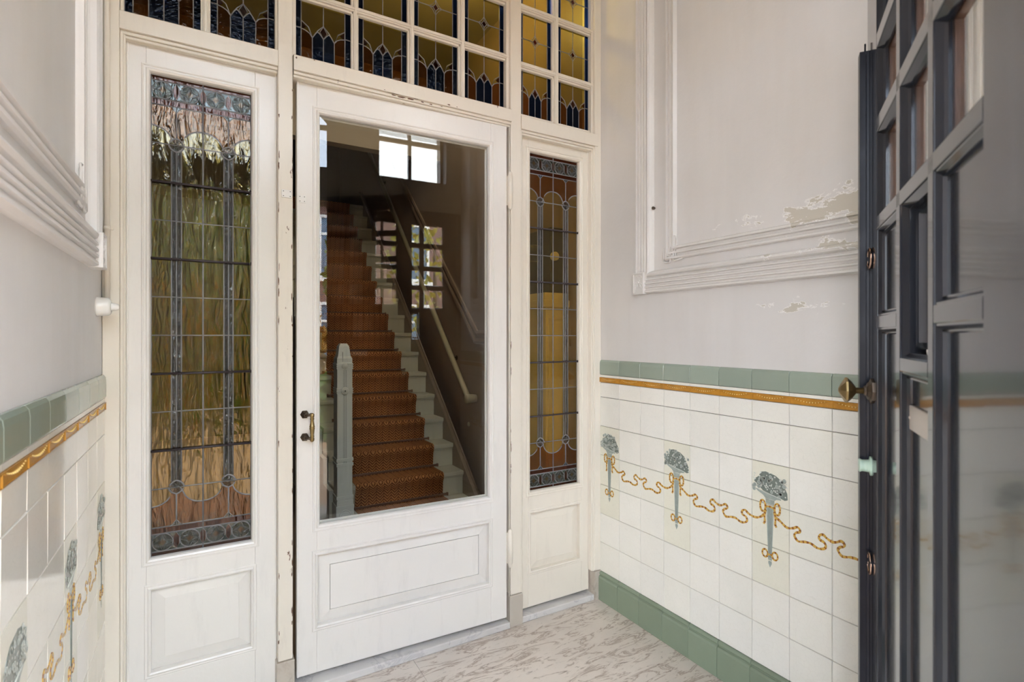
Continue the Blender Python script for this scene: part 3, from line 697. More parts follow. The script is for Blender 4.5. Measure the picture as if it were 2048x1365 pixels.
# ------------------------------------------------------------------ stained glass transoms
def transom(idx, edges, rows, lab, x0, x1, z0):
    r = empty('window_%d' % idx, ((x0+x1)/2, F, z0), lab, None, None, 'structure')
    Yg = F+.045; G = Fr((0, Yg, 0), (1, 0, 0), (0, -1, 0)); fr = Fr((0, F+.028, 0), (1, 0, 0), (0, -1, 0))
    fm = MB()
    b_ = [x0]+[e_ for p in edges for e_ in p]+[x1]
    for i in range(0, len(b_), 2):
        a, b = b_[i], b_[i+1]
        if b-a < .001: continue
        if i == 0 or i == len(b_)-2: fm.box(fr, a, b, z0, 3.37, -.03, .010)
        else: fm.box(fr, a, b, z0, 3.37, -.03, -.002); fm.box(fr, a+.007, b-.007, z0, 3.37, -.002, .008); fm.box(fr, a+.011, b-.011, z0, 3.37, .008, .013)
    build_each(fm, 'mullion', M['frame'], r, .002)
    bm_ = MB()
    for (za, zb) in [(rows[i][1], rows[i+1][0]) for i in range(len(rows)-1)]+[(z0, rows[0][0])]:
        bm_.box(fr, x0, x1, za, zb, -.03, -.002)
        if za != z0:
            bm_.box(fr, x0, x1, za+.008, zb-.008, -.002, .007); bm_.box(fr, x0, x1, za+.013, zb-.013, .007, .012)
    build_each(bm_, 'glazing_bar', M['frame'], r, .002)
    gm = MB(); mats = [M['g_tyel'], M['g_blue'], M['g_tbrn'], M['g_tred']]; lead = MB()
    for (a, b) in edges:
        w = b-a; c = (a+b)/2; s = .0225; col = (w-2*s)/4
        for ri, (v0, v1) in enumerate(rows):
            def pg(pts, mt, n=0):
                for nn in (n, -.003-n): gm.add([G(p, q, nn) for p, q in pts], [tuple(range(len(pts)))], mt)
            def L(p, rr=.0022): lead.tube([G(x, z, 0) for x, z in p], rr, 6)
            pg([(a, v0), (a+s, v0), (a+s, v1), (a, v1)], 1); pg([(b-s, v0), (b, v0), (b, v1), (b-s, v1)], 1)
            L([(a+s, v0), (a+s, v1)]); L([(b-s, v0), (b-s, v1)])
            if ri == 0:
                zc = v0+.125; sh = v0+.098
                bnd = [(2*col, zc-.006), (1.6*col, zc-.010), (1.25*col, zc-.018), (col, sh-.006), (.72*col, zc-.012), (.5*col, zc-.004), (.28*col, zc-.012), (0, zc-.028)]
                for (q0, w0), (q1, w1) in zip(bnd[:-1], bnd[1:]):
                    for sg in (-1, 1): pg([(c+sg*q0, w0), (c+sg*q1, w1), (c+sg*q1, v1), (c+sg*q0, v1)], 0)
                for sg in (-1, 1):
                    x = lambda q: c+sg*q
                    A = [(x(0), v0), (x(col), v0), (x(col), sh-.006), (x(col*.72), zc-.012), (x(col*.5), zc-.004), (x(col*.28), zc-.012), (x(0), zc-.028)]
                    pg(A, 1, .0006); L(A[2:]); L([(x(col), v0), (x(col), sh)]); 
                    B = [(x(col), v0), (x(2*col), v0), (x(2*col), zc-.006), (x(col*1.6), zc-.010), (x(col*1.25), zc-.018), (x(col), sh-.006)]
                    pg(B, 2, .0006); L(B[2:])
                    L([(x(col), sh-.006), (x(col*1.35), zc+.006), (x(2*col), zc+.026)])
                    D = [(x(2*col), zc-.006), (x(2*col), zc+.024), (x(1.55*col), zc+.005)]; pg(D, 3, .0009)
                    L([(x(2*col), zc-.004), (x(2*col+s), zc-.004)])
                    L([(x(col), sh-.006), (x(.5*col), zc+.002), (x(0), zc+.024)])
                pg([(c-.014, zc-.002), (c, zc-.024), (c+.014, zc-.002), (c, zc+.021)], 3, .0012)
                L([(c-.014, zc-.002), (c, zc-.024), (c+.014, zc-.002), (c, zc+.021), (c-.014, zc-.002)], .0018)
                L([(c, v0), (c, zc-.026)]); L([(c, zc+.021), (c, v1)])
                lead.lathe(G(c, v0+.006, 0), (0, -1, 0), [(0, .004), (.003, .004)], 8)
            else:
                zc = (v0+v1)/2; pg([(a+s, v0), (b-s, v0), (b-s, v1), (a+s, v1)], 0)
                L([(c, v0), (c, zc-.016)]); L([(c, zc+.016), (c, v1)]); L([(a, zc), (c-.014, zc)]); L([(c+.014, zc), (b, zc)])
                for sg in (-1, 1):
                    for s2 in (-1, 1):
                        L([(c+sg*.014, zc), (c+sg*.013, zc), (c, zc+s2*.016)], .0018)
                        L([(c+sg*.030, zc), (c+sg*.014, zc+s2*.012), (c, zc+s2*.034)], .0014)
                pg([(c-.014, zc), (c, zc-.016), (c+.014, zc), (c, zc+.016)], 3, .0008)
    gm.build('stained_glass', mats, r, recalc=False); lead.build('lead_came', M['lead'], r)
RO = [(2.502, 2.730), (2.765, 3.000), (3.037, 3.270)]
transom(3, [(-.226, -.003), (.028, .243)], RO, 'stained glass transom of two columns over the left sidelight', -.236, .252, 2.487)
transom(4, [(.318, .533), (.563, .775), (.806, 1.017), (1.051, 1.264)], RO, 'stained glass transom of four columns over the glazed door', .303, 1.279, 2.480)
transom(5, [(1.350, 1.542), (1.581, 1.784)], [(2.493, 2.713), (2.752, 3.000), (3.038, 3.27)], 'amber stained glass transom of two columns over the right sidelight', 1.338, 1.796, 2.466)
# ------------------------------------------------------------------ glazed inner door, a little ajar
EPS = math.radians(1.9)
dr = empty('door_1', (1.262, 2.19, .05), 'cream inner door with a large bevelled glass pane above a panel', None, None, 'structure')
D = Fr((1.262, 2.19, 0), (-math.cos(EPS), math.sin(EPS), 0), (-math.sin(EPS), -math.cos(EPS), 0))
m_ = MB(); TH = -.042
m_.box(D, .002, .086, .049, 2.402, TH, 0); m_.box(D, .864, .940, .049, 2.402, TH, 0); m_.box(D, .932, .9385, .049, 2.402, 0, .003)
build_each(m_, 'stile', M['door'], dr, .002)
m_ = MB(); m_.box(D, .086, .864, 2.304, 2.402, TH, 0); m_.build('top_rail', M['door'], dr, .002)
m_ = MB(); m_.box(D, .086, .864, .536, .628, TH, 0); m_.build('lock_rail', M['door'], dr, .002)
m_ = MB(); m_.box(D, .086, .864, .049, .214, TH, 0); build_each(m_, 'bottom_rail', M['door'], dr, .002)
m_ = MB(); m_.frame(D, .097, .853, .640, 2.291, [(0, -.022), (0, -.004), (-.004, .004), (-.010, .006), (-.013, .001), (-.019, .001), (-.022, .004), (-.026, .003), (-.028, -.002), (-.028, -.03)])
m_.frame(D, .097, .853, .640, 2.291, [(.001, -.030), (.006, -.034), (.001, -.040), (-.012, -.042), (-.012, -.03)])
m_.build('glazing_bead', M['door'], dr)
m_ = MB(); m_.frame(D, .098, .861, .236, .517, [(0, -.022), (0, .004), (-.006, .008), (-.011, .003), (-.018, .004), (-.022, 0), (-.022, -.022)])
m_.box(D, .086, .864, .22, .53, -.034, -.022); m_.frame(D, .098, .861, .236, .517, [(0, -.022), (.010, -.018), (.048, -.009), (.048, -.022)])
m_.box(D, .148, .811, .286, .467, -.022, -.009); m_.build('bottom_panel', M['door'], dr, .0008)
m_ = MB(); m_.box(D, .098, .852, .532, .536, -.02, .007); m_.build('panel_cap', M['door'], dr, .001)
g = MB()
def gl_ring(n):
    u0, u1, v0, v1 = .0965, .8535, .6395, 2.2915; bw = .030
    o_ = [D(u0, v0, n), D(u1, v0, n), D(u1, v1, n), D(u0, v1, n)]; 
    i_ = [D(u0+bw, v0+bw, n+.0022), D(u1-bw, v0+bw, n+.0022), D(u1-bw, v1-bw, n+.0022), D(u0+bw, v1-bw, n+.0022)]
    g.add(i_, [(0, 1, 2, 3)], 0); g.add(o_+i_, [(0, 1, 5, 4), (1, 2, 6, 5), (2, 3, 7, 6), (3, 0, 4, 7)], 1)
gl_ring(-.016)
g.add([D(.0965, .6395, -.021), D(.8535, .6395, -.021), D(.8535, 2.2915, -.021), D(.0965, 2.2915, -.021)], [(0, 1, 2, 3)], 0)
g.build('glass_pane', [M['glass'], M['glass_b']], dr, recalc=False)
h = empty('pull_handle', D(.90, 1.04, 0), parent=dr)
m_ = MB()
for z_ in (1.087, .997):
    m_.lathe(D(.910, z_, 0), D.N, [(0, .017), (.004, .017), (.012, .009), (.014, .007), (.030, .006)], 6, smooth=False)
    m_.tube([D(.910, z_, .026), D(.900, z_, .034), D(.888, z_+(.004 if z_ > 1.04 else -.004), .036)], .0055, 8)
build_each(m_, 'hexagonal_rosette', M['bronze'], h)
m_ = MB(); m_.lathe(D(.887, .982, .036), (0, 0, 1), [(0, .004), (.004, .0075), (.012, .0085), (.018, .006), (.022, .0085), (.026, .006), (.034, .0075), (.050, .0095), (.053, .011), (.056, .008), (.059, .011), (.062, .0095), (.078, .0065), (.086, .006), (.090, .0085), (.094, .006), (.100, .008), (.108, .0085), (.113, .004)], 16)
m_.build('turned_grip', M['brass'], h)
for z0, z1 in ((2.003, 2.185), (.290, .476)):
    m_ = MB(); m_.lathe((1.271, 2.176, z0), (0, 0, 1), [(0, .004), (.006, .0095), (.016, .0115), (.024, .0115), (.025, .013), (z1-z0-.025, .013), (z1-z0-.024, .0115), (z1-z0-.016, .0115), (z1-z0-.006, .0095), (z1-z0, .004)], 18)
    m_.box(D, -.006, .004, z0+.02, z1-.02, -.02, .006); m_.build('barrel_hinge', M['frame'], dr)
m_ = MB(); m_.tube([(1.271, 2.186, .15), (1.271, 2.186, 2.40)], .0035, 6); m_.build('hinge_gap_strip', M['frame'], dr)
m_ = MB(); m_.box(D, .905, .934, 1.925, 1.955, 0, .0035); 
o = m_.build('contact_plate', M['white_plastic'], dr, .001)
m_ = MB()
for a in (.911, .928):
    for b in (1.931, 1.949): m_.lathe(D(a, b, .0035), D.N, [(0, .0018), (.0004, .0018)], 8)
build_each(m_, 'plate_hole', M['dark'], o)
pl = empty('contact_plate', (.282, F, 1.928), 'small white four-hole plate on the chipped cream post left of the door', 'plate')
m_ = MB(); m_.box(FT, .2635, .300, 1.929, 1.959, 0, .0035); m_.build('plate', M['white_plastic'], pl, .001)
m_ = MB()
for a in (.270, .294):
    for b in (1.935, 1.953): m_.lathe(FT(a, b, .0035), FT.N, [(0, .0018), (.0004, .0018)], 8)
build_each(m_, 'screw_hole', M['dark'], pl)
# ------------------------------------------------------------------ conduit and bell switch on the left
cd = empty('conduit_pipe', (-.268, F-.012, 1.52), 'thin cream conduit pipe running down the left corner post to the round switch', 'pipe')
m_ = MB(); m_.tube([(-.268, F-.011, 1.50), (-.268, F-.011, CEIL-.002)], .0085, 12); m_.build('pipe', M['frame'], cd)
m_ = MB(); m_.lathe((-.268, F-.011, 1.748), (0, 0, 1), [(0, .0105), (.012, .0105)], 12); m_.box(FT, -.283, -.252, 1.750, 1.758, 0, .006); build_each(m_, 'pipe_clip', M['frame'], cd)
sw = empty('rotary_switch', (XL, 2.085, 1.49), 'round white porcelain switch on the left wall beside the leaded sidelight', 'switch')
m_ = MB(); m_.lathe((XL, 2.085, 1.490), (1, 0, 0), [(0, .030), (.004, .031), (.010, .0295), (.030, .028), (.036, .024), (.038, .018)], 28); m_.build('switch_body', M['white_plastic'], sw)
m_ = MB(); m_.lathe((XL+.037, 2.085, 1.490), (1, 0, 0), [(0, .012), (.004, .013), (.014, .011), (.020, .008), (.022, .004)], 16); m_.build('switch_knob', M['white_plastic'], sw)
# ------------------------------------------------------------------ open black street door
Z0 = 1.15; cs, sn = math.cos(YAW), math.sin(YAW)
R_ = Vector((cs, -sn, 0)); F_ = Vector((sn, cs, 0))
far = R_*(.6739*Z0)+F_*Z0
LU = -(R_*.443+F_*.8966); LN = -R_*.8966+F_*.443
LF = Fr((far.x, far.y, 0), LU, LN)
d2 = empty('door_2', LF(.42, .0, 0), 'open black gloss street door with small square panes', None, None, 'structure')
ZB, ZT = .03, 2.47
M['stain'] = simple('red_brown_stain', (.34, .19, .14), .4, var=.3, scale=30)
def leaf(LF, d2):
    m_ = MB(); m_.box(LF, 0, .1115, ZB, ZT, -.033, 0); m_.box(LF, .704, .822, ZB, ZT, -.033, 0); build_each(m_, 'stile', M['black'], d2, .0015)
    m_ = MB()
    for a, b in ((.297, .325), (.497, .524)): m_.box(LF, a, b, ZB+.2, ZT-.1, -.033, 0)
    build_each(m_, 'muntin', M['black'], d2, .0015)
    rails = [(ZB, .26), (1.610, 1.635), (1.803, 1.831), (1.971, 1.999), (2.167, 2.195), (2.363, ZT)]
    m_ = MB()
    for a, b in rails: m_.box(LF, .1115, .704, a, b, -.033, 0)
    for a, b in ((.1115, .297), (.524, .704)): m_.box(LF, a, b, 1.413, 1.437, -.033, 0)
    m_.box(LF, .325, .497, 1.340, 1.362, -.033, 0)
    build_each(m_, 'rail', M['black'], d2, .0015)
    mol = MB(); pan = MB(); gls = MB(); reb = MB()
    PM = [(0, -.022), (0, -.002), (.003, -.002), (.008, -.008), (.010, -.0075), (.012, -.012), (.012, -.022)]
    for a, b in ((.1115, .297), (.325, .497), (.524, .704)):
        for i in range(1, 5):
            v0, v1 = rails[i][1], rails[i+1][0]
            mol.frame(LF, a, b, v0, v1, [(0, -.018), (0, -.002), (.006, -.010), (.008, -.014), (.008, -.018)])
            gls.box(LF, a+.002, b-.002, v0+.002, v1-.002, -.020, -.018)
            reb.frame(LF, a, b, v0, v1, [(0, -.033), (0, -.020), (.006, -.021), (.008, -.030), (.004, -.033)])
    for a, b, v0, v1 in ((.1115, .297, 1.437, 1.610), (.524, .704, 1.437, 1.610), (.1115, .297, .26, 1.413), (.524, .704, .26, 1.413), (.325, .497, .26, 1.340)):
        mol.frame(LF, a, b, v0, v1, PM); pan.box(LF, a+.001, b-.001, v0+.001, v1-.001, -.034, -.0135)
    v0, v1 = 1.362, 1.610; mol.frame(LF, .325, .497, v0, v1, [(0, -.033), (0, -.003), (.008, -.012), (.010, -.033)])
    mol.frame(LF, .340, .482, v0+.015, v1-.010, [(0, -.033), (0, -.022), (.010, -.020), (.013, -.030), (.013, -.033)])
    gls.box(LF, .350, .472, v0+.024, v1-.018, -.036, -.034)
    build_each(mol, 'panel_moulding', M['black'], d2); build_each(pan, 'door_panel', M['black'], d2, .001)
    build_each(gls, 'window_panes', M['glass_leaf'], d2)
    build_each(reb, 'outer_rebate', M['stain'], d2)
leaf(LF, d2)
m_ = MB(); m_.box(LF, .002, .027, ZB, 2.008, 0, .0175); m_.tube([LF(.012, 2.008, .006), LF(.012, 2.03, .006)], .002, 6)
m_.tube([LF(.0275, ZB+.05, .006), LF(.0275, 2.0, .006)], .0010, 5); m_.build('lock_strip', M['blackchip'], d2, .0012)
k = empty('door_knob', LF(.058, 1.283, 0), parent=d2)
m_ = MB(); m_.lathe(LF(.060, 1.283, 0), LN, [(0, .0265), (.003, .0265), (.005, .020), (.009, .016), (.011, .011), (.014, .010), (.015, .008)], 8, smooth=False); build_each(m_, 'rosette', M['bronze'], k)
m_ = MB(); m_.lathe(LF(.060, 1.283, 0), LN, [(.010, .0065), (.029, .0065), (.031, .008)], 14); m_.build('spindle', M['brass'], k)
m_ = MB(); m_.lathe(LF(.060, 1.283, 0), LN, [(.029, .008), (.031, .011), (.036, .0185), (.0425, .0250), (.044, .0268), (.0475, .0268), (.049, .0250), (.0565, .012), (.060, .004)], 8, smooth=False); m_.build('octagonal_knob', M['brass'], k)
m_ = MB(); m_.lathe(LF(.046, 1.124, 0), LN, [(0, .020), (.002, .020), (.003, .013), (.016, .012), (.020, .014), (.022, .0125)], 18); m_.build('thumb_turn', M['mint'], d2)
for z_ in (1.561, .919):
    m_ = MB(); m_.tube([LF(.046+.021*math.cos(t*math.pi/12), z_+.0215*math.sin(t*math.pi/12), .003) for t in range(24)], .0016, 8, True)
    o_ = m_.build('lock_rim', M['copper'], d2); m_ = MB(); m_.lathe(LF(.046, z_, 0), LN, [(0, .020), (.002, .020)], 20); m_.build('lock_cylinder', M['blackchip'], o_)
m_ = MB(); m_.box(LF, .345, .475, 1.250, 1.288, -.0135, -.009); m_.lathe(LF(.352, 1.269, -.009), LN, [(0, .003), (.002, .002)], 8); m_.lathe(LF(.467, 1.269, -.009), LN, [(0, .003), (.002, .002)], 8)
m_.build('letter_plate', simple('brushed_plate', (.55, .50, .46), .35, .4), d2, .001)
# ------------------------------------------------------------------ closed twin leaf in the street wall
d3 = empty('door_3', (1.4, .06, 0), 'closed black street door leaf with small square panes', None, None, 'structure')
leaf(Fr((.992, .075, 0), (1, 0, 0), (0, 1, 0)), d3)
# ------------------------------------------------------------------ street wall behind the camera
ws = empty('wall_front', (.8, 0, 0), 'street wall of the house with the doorway opening', None, None, 'structure')
OX = .56
m_ = MB()
TH0, TH1 = .12, YO           # y from -.12 to .12
def wb(x0, x1, z0, z1): m_.box(Fr((0, YO, 0), (1, 0, 0), (0, -1, 0)), x0, x1, z0, z1, 0, .24)
wb(-3.5, XL, -.1, 4.6); wb(OX, .60, -.1, 2.47); wb(XR, 6, -.1, 4.6); wb(XL, XR, 3.42, 4.6)
wb(XL, XR, 2.47, 2.72); wb(OX, 1.12, 2.72, 3.42); wb(1.70, XR, 2.72, 3.42)
wb(.60, .985, -.1, 2.47); wb(.985, XR, -.1, .025); wb(1.818, XR, .025, 2.47)
m_.build('masonry', simple('dark_painted_front', (.05, .042, .038), .5), ws)
m_ = MB(); IF = Fr((0, YO+.012, 0), (1, 0, 0), (0, -1, 0))
for a in ((XL, OX, 2.47, 2.72), (OX, 1.12, 2.47, 3.42), (1.70, XR, 2.47, 3.42), (1.12, 1.70, 2.47, 2.72), (.62, .985, 0, 2.47), (XL, XR, 3.42, CEIL)): m_.box(IF, *a, 0, .0119)
build_each(m_, 'inner_plaster', simple('inner_front_plaster', (.42, .38, .34), .6), ws)
def tw(idx, x0, x1, n, lab):
    r = empty('window_%d' % idx, ((x0+x1)/2, 0, 2.72), lab, None, None, 'structure')
    fr = Fr((0, 0, 0), (1, 0, 0), (0, -1, 0)); f_ = MB()
    f_.frame(fr, x0, x1, 2.72, 3.42, [(0, -.03), (0, .03), (.02, .03), (.02, -.03)])
    for i in range(1, n): c = x0+(x1-x0)*i/n; f_.box(fr, c-.012, c+.012, 2.74, 3.40, -.02, .02)
    f_.box(fr, x0, x1, 3.06, 3.09, -.02, .02); f_.build('window_frame', M['bronze'], r)
    g_ = MB(); g_.box(fr, x0+.015, x1-.015, 2.735, 3.405, -.002, .002); g_.build('window_pane', M['glass_leaf'], r)
tw(6, XL, OX, 1, 'window above the street doorway'); tw(7, 1.12, 1.70, 2, 'two-pane window above the street wall')
# ------------------------------------------------------------------ stair hall beyond the screen
HX0, HX1, HY1 = XL-.6, 1.80, 8.2
hb = MB(); hb.box(WORLD, HX0, HX1+.05, -.06, .04, -HY1, -F-.301+.16)
tag(hb.build('floor', M['string']), 'hall floor behind the inner door', None, None, 'structure')
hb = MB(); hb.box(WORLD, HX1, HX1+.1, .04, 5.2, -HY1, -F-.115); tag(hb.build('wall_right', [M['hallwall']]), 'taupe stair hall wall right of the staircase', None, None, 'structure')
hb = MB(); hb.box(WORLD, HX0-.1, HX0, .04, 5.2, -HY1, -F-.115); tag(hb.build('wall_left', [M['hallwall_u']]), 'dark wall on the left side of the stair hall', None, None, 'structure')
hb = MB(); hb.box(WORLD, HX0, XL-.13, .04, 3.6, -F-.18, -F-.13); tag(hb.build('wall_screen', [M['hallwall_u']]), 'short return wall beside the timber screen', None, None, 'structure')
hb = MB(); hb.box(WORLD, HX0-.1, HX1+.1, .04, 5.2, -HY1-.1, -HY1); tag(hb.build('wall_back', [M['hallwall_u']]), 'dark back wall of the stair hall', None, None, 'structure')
hb = MB(); hb.box(WORLD, HX0-.1, HX1+.1, CEIL, CEIL+.1, -4.4, -F-.112); hb.box(WORLD, HX0-.1, HX1+.1, 5.2, 5.3, -HY1-.1, -4.3); hb.box(WORLD, HX0-.1, HX1+.1, 2.93, 5.2, -4.4, -4.3)  # last box: beam added low to keep lamp light off the upper stairs
tag(hb.build('ceiling', [M['hallceil']]), 'ceiling of the stair hall, its beam dropped to shade the upper stairs', None, None, 'structure')
hb = MB(); hb.box(WORLD, XL-.01, XR+.01, CEIL-.01, 4.6, -F-.1, -F+.2); tag(hb.build('wall_upper', M['ceil']), 'bulkhead over the timber screen', None, None, 'structure')
RISE, RUN, Y1, NST = .1735, .1905, 3.425, 17
SX0, SX1 = .76, 1.70
stc = empty('staircase', (1.22, Y1, .04), 'cream painted wooden staircase behind the glass door, chipped step ends', 'staircase')
for i in range(NST):
    y0 = Y1+RUN*i; z1 = .04+RISE*(i+1)
    t = MB(); t.box(WORLD, SX0, SX1, z1-.032, z1, -(y0+RUN+.01), -(y0-.012)); t.box(WORLD, SX0, SX1, z1-.045, z1-.032, -(y0+.02), -(y0-.002)); t.build('tread', M['tread'], stc, .005, 3)
    q = MB(); q.box(WORLD, SX0, SX1, z1-RISE, z1-.045, -(y0+.03), -(y0+.008)); q.build('riser', M['tread'], stc)
q = MB(); ytop = Y1+RUN*NST; q.box(WORLD, HX0+.005, HX1-.005, .04+RISE*NST-.1, .04+RISE*NST, -HY1+.005, -ytop); q.build('landing', M['tread'], stc)
# closed string boards
def stringer(x0, x1, name, mat, dz0, dz1):
    q = MB(); fr = Fr((x0, 0, 0), (0, 1, 0), (1, 0, 0)); a, b = Y1-.06, Y1+RUN*NST
    sl = RISE/RUN
    q.prism(fr, [(a, .04), (a+.25, .04), (b, .04+sl*(b-a-.25)), (b, .04+sl*(b-a)+dz1), (a, .04+dz1)], 0, x1-x0); return q.build(name, mat, stc, .003)
stringer(SX1, SX1+.03, 'string_board', M['string'], 0, .16)
q = MB(); q.tube([(SX1+.034, Y1-.02, .24), (SX1+.034, Y1+RUN*NST, .24+RISE/RUN*(RUN*NST+.02))], .009, 6); q.build('string_bead', M['string'], stc)
q = MB(); fr = Fr((SX0-.03, 0, 0), (0, 1, 0), (1, 0, 0)); pts = [(Y1+.02, .04)]
for i in range(NST): pts += [(Y1+.02+RUN*i, .04+RISE*(i+1)-.02), (Y1+.02+RUN*(i+1), .04+RISE*(i+1)-.02)]
pts += [(Y1+RUN*NST, .04)]
q.prism(fr, pts, 0, .028); q.build('cut_string', M['green'], stc)
# runner
CX0, CX1 = .895, 1.535
rn = MB(); path = [(2.75, .046), (Y1-.004, .046)]
prof = []
for i in range(NST):
    y0 = Y1+RUN*i; z1 = .04+RISE*(i+1)
    if i == 0: prof += [(2.95, .047), (y0-.01, .047)]
    prof += [(y0+.000, z1-RISE+.018), (y0-.006, z1-.060), (y0-.020, z1-.034), (y0-.024, z1-.012), (y0-.016, z1+.004), (y0+.004, z1+.009), (y0+RUN-.014, z1+.007)]
n_ = len(prof); A = []
for s_, off in ((1, 0), (1, 1)): pass
V = []; Fc = []
for (y, z) in prof: V += [Vector((CX0, y, z)), Vector((CX1, y, z)), Vector((CX0, y+.006, z-.006)), Vector((CX1, y+.006, z-.006))]
for i in range(n_-1):
    a, b = i*4, (i+1)*4
    Fc += [(a, a+1, b+1, b), (a+2, b+2, b+3, a+3), (a, b, b+2, a+2), (a+1, a+3, b+3, b+1)]
rn.add(V, Fc, 0, None, True); tag(rn.build('stair_runner', M['carpet']), 'rust brown herringbone runner carpet laid down the stairs', 'carpet')
ORD = ['first', 'second', 'third', 'fourth', 'fifth', 'sixth', 'seventh', 'eighth', 'ninth', 'tenth', 'eleventh', 'twelfth', 'thirteenth', 'fourteenth', 'fifteenth', 'sixteenth']
rod0 = None
for i in range(1, 16):
    y = Y1+RUN*i-.012; z = .04+RISE*i+.016
    if rod0 is None:
        rod0 = empty('stair_rod', (1.215, y, z)); q = MB()
        q.box(WORLD, CX0-.03, CX1+.03, z-.004, z+.010, -(y+.008), -(y-.006)); q.build('bar', M['rod'], rod0, .001)
        q = MB()
        for x in (CX0-.034, CX1+.026): q.box(WORLD, x, x+.010, z-.008, z+.014, -(y+.010), -(y-.010))
        build_each(q, 'bracket', M['rod'], rod0, .001); ro = rod0
    else:
        ro = rod0.copy(); COL.objects.link(ro); ro.location = (1.215, y, z)
        for ch in list(rod0.children):
            c = ch.copy(); COL.objects.link(c); c.parent = ro
    tag(ro, 'dark stair rod across the runner, the %s rod up from the bottom of the stairs' % ORD[i-1], 'stair rod', 'stair rods holding down the runner')
# newel
nw = empty('newel_post', (.757, 3.36, .04), 'pale sage carved newel post at the foot of the staircase', 'newel post')
NF = Fr((.757, 3.305, 0), (1, 0, 0), (0, -1, 0))
q = MB(); hw = .046
q.box(NF, -hw, hw, .04, 1.235, -.10, 0); q.build('shaft', M['green'], nw, .003)
q = MB(); cy = -.05
for (za, wa), (zb, wb_) in zip([(1.235, .046), (1.26, .046), (1.275, .038), (1.335, .030), (1.348, .022)], [(1.26, .046), (1.275, .038), (1.335, .030), (1.348, .022), (1.352, .020)]):
    P = [NF(sx*wa, za, cy+sy*wa) for sx, sy in ((-1, -1), (1, -1), (1, 1), (-1, 1))]+[NF(sx*wb_, zb, cy+sy*wb_) for sx, sy in ((-1, -1), (1, -1), (1, 1), (-1, 1))]
    q.add(P, [(0, 1, 2, 3), (4, 5, 6, 7), (0, 1, 5, 4), (1, 2, 6, 5), (2, 3, 7, 6), (3, 0, 4, 7)])
q.build('tapered_cap', M['green'], nw)
for z_, r_ in ((1.213, .018), (1.062, .024)):
    q = MB(); q.lathe(NF(0, z_, 0), NF.N, [(0, r_), (.004, r_), (.006, r_*.8), (.006, r_*.7), (.010, r_*.5), (.012, r_*.2)], 24); build_each(q, 'rosette', M['green'], nw)
    q = MB(); 
    for dz in (-.013, 0, .013): q.box(NF, -hw-.004, hw+.004, z_+dz-.0045, z_+dz+.0045, -.104, .003)
    build_each(q, 'band', M['green'], nw, .001)
q = MB(); q.lathe(NF(0, 1.062, .012), NF.N, [(0, .005), (.001, .005)], 8)
for x in (-.008, 0, .008): q.box(NF, x-.0008, x+.0008, .60, 1.19, 0, .0006)
q.box(NF, -.012, -.0105, 1.24, 1.30, -.008, -.003)
build_each(q, 'groove', M['green_d'], nw)
for z_ in (.40, .60, .63):
    q = MB(); q.box(NF, -hw-.005, hw+.005, z_, z_+.018, -.105, .005); build_each(q, 'band', M['green'], nw, .001)
q = MB(); q.box(NF, -hw-.008, hw+.008, .04, .36, -.108, .008); q.box(NF, -hw-.003, hw+.003, .36, .39, -.104, .004); q.build('base_block', M['green'], nw, .003)
q = MB()
for z_ in (.30, .19):
    q.tube([NF(.032*math.cos(t*math.pi/14), z_+.032*math.sin(t*math.pi/14), .009) for t in range(28)], .0028, 6, True); q.tube([NF(.020*math.cos(t*math.pi/10), z_+.020*math.sin(t*math.pi/10), .009) for t in range(20)], .002, 6, True)
build_each(q, 'carved_ring', M['green'], nw)
# handrail on the right hall wall
hr = empty('handrail', (1.73, 3.56, .90), 'worn cream handrail fixed along the taupe stair wall', 'handrail')
q = MB(); P = [(1.735, 3.60, .935), (1.728, 3.64, .985), (1.725, 6.6, 3.905)]
q.tube([Vector(P[0]), Vector(P[1]), Vector(P[2])], .021, 12); build_each(q, 'rail', M['rail'], hr)
q = MB(); q.lathe((1.712, 3.60, .925), (1, 0, 0), [(0, .030), (.012, .036), (.045, .034), (.088, .028)], 16); q.build('rail_end', M['rail'], hr)
for y_ in (3.95, 4.9, 5.9):
    z_ = .985+(y_-3.64)*.9865; q = MB(); q.tube([(1.728, y_, z_-.015), (1.74, y_, z_-.06), (1.80, y_, z_-.07)], .007, 8); q.lathe((1.795, y_, z_-.07), (1, 0, 0), [(0, .02), (.005, .02)], 12); build_each(q, 'bracket', M['bronze'], hr)
# panel moulding on hall wall
hm = empty('trim_10', (HX1, 3.6, 1.3), 'raised panel moulding on the stair hall wall', None, None, 'structure')
q = MB(); MP = [(-.02, 0), (-.018, .012), (0, .016), (.018, .012), (.02, 0)]
def mrun(a, b):
    a = Vector(a); b = Vector(b); d = (b-a).normalized(); up = Vector((-1, 0, 0)); s_ = d.cross(up).normalized(); q.extr(MP, a, b, s_, up)
for o_ in (0, .06):
    mrun((HX1, 2.4, 1.36+o_), (HX1, 3.60-o_*.5, 1.36+o_)); mrun((HX1, 3.60-o_*.5, 1.36+o_), (HX1, 6.6, 1.36+o_+3.0*.94))
build_each(q, 'moulding', M['hallwall'], hm)
ws2 = MB(); ws2.lathe((HX1, 3.72, .93-.22), (-1, 0, 0), [(0, .018), (.006, .016), (.008, .006)], 16)
tag(ws2.build('round_wall_cap', M['rail']), 'small round pale cap on the taupe stair wall below the handrail', 'wall cap')
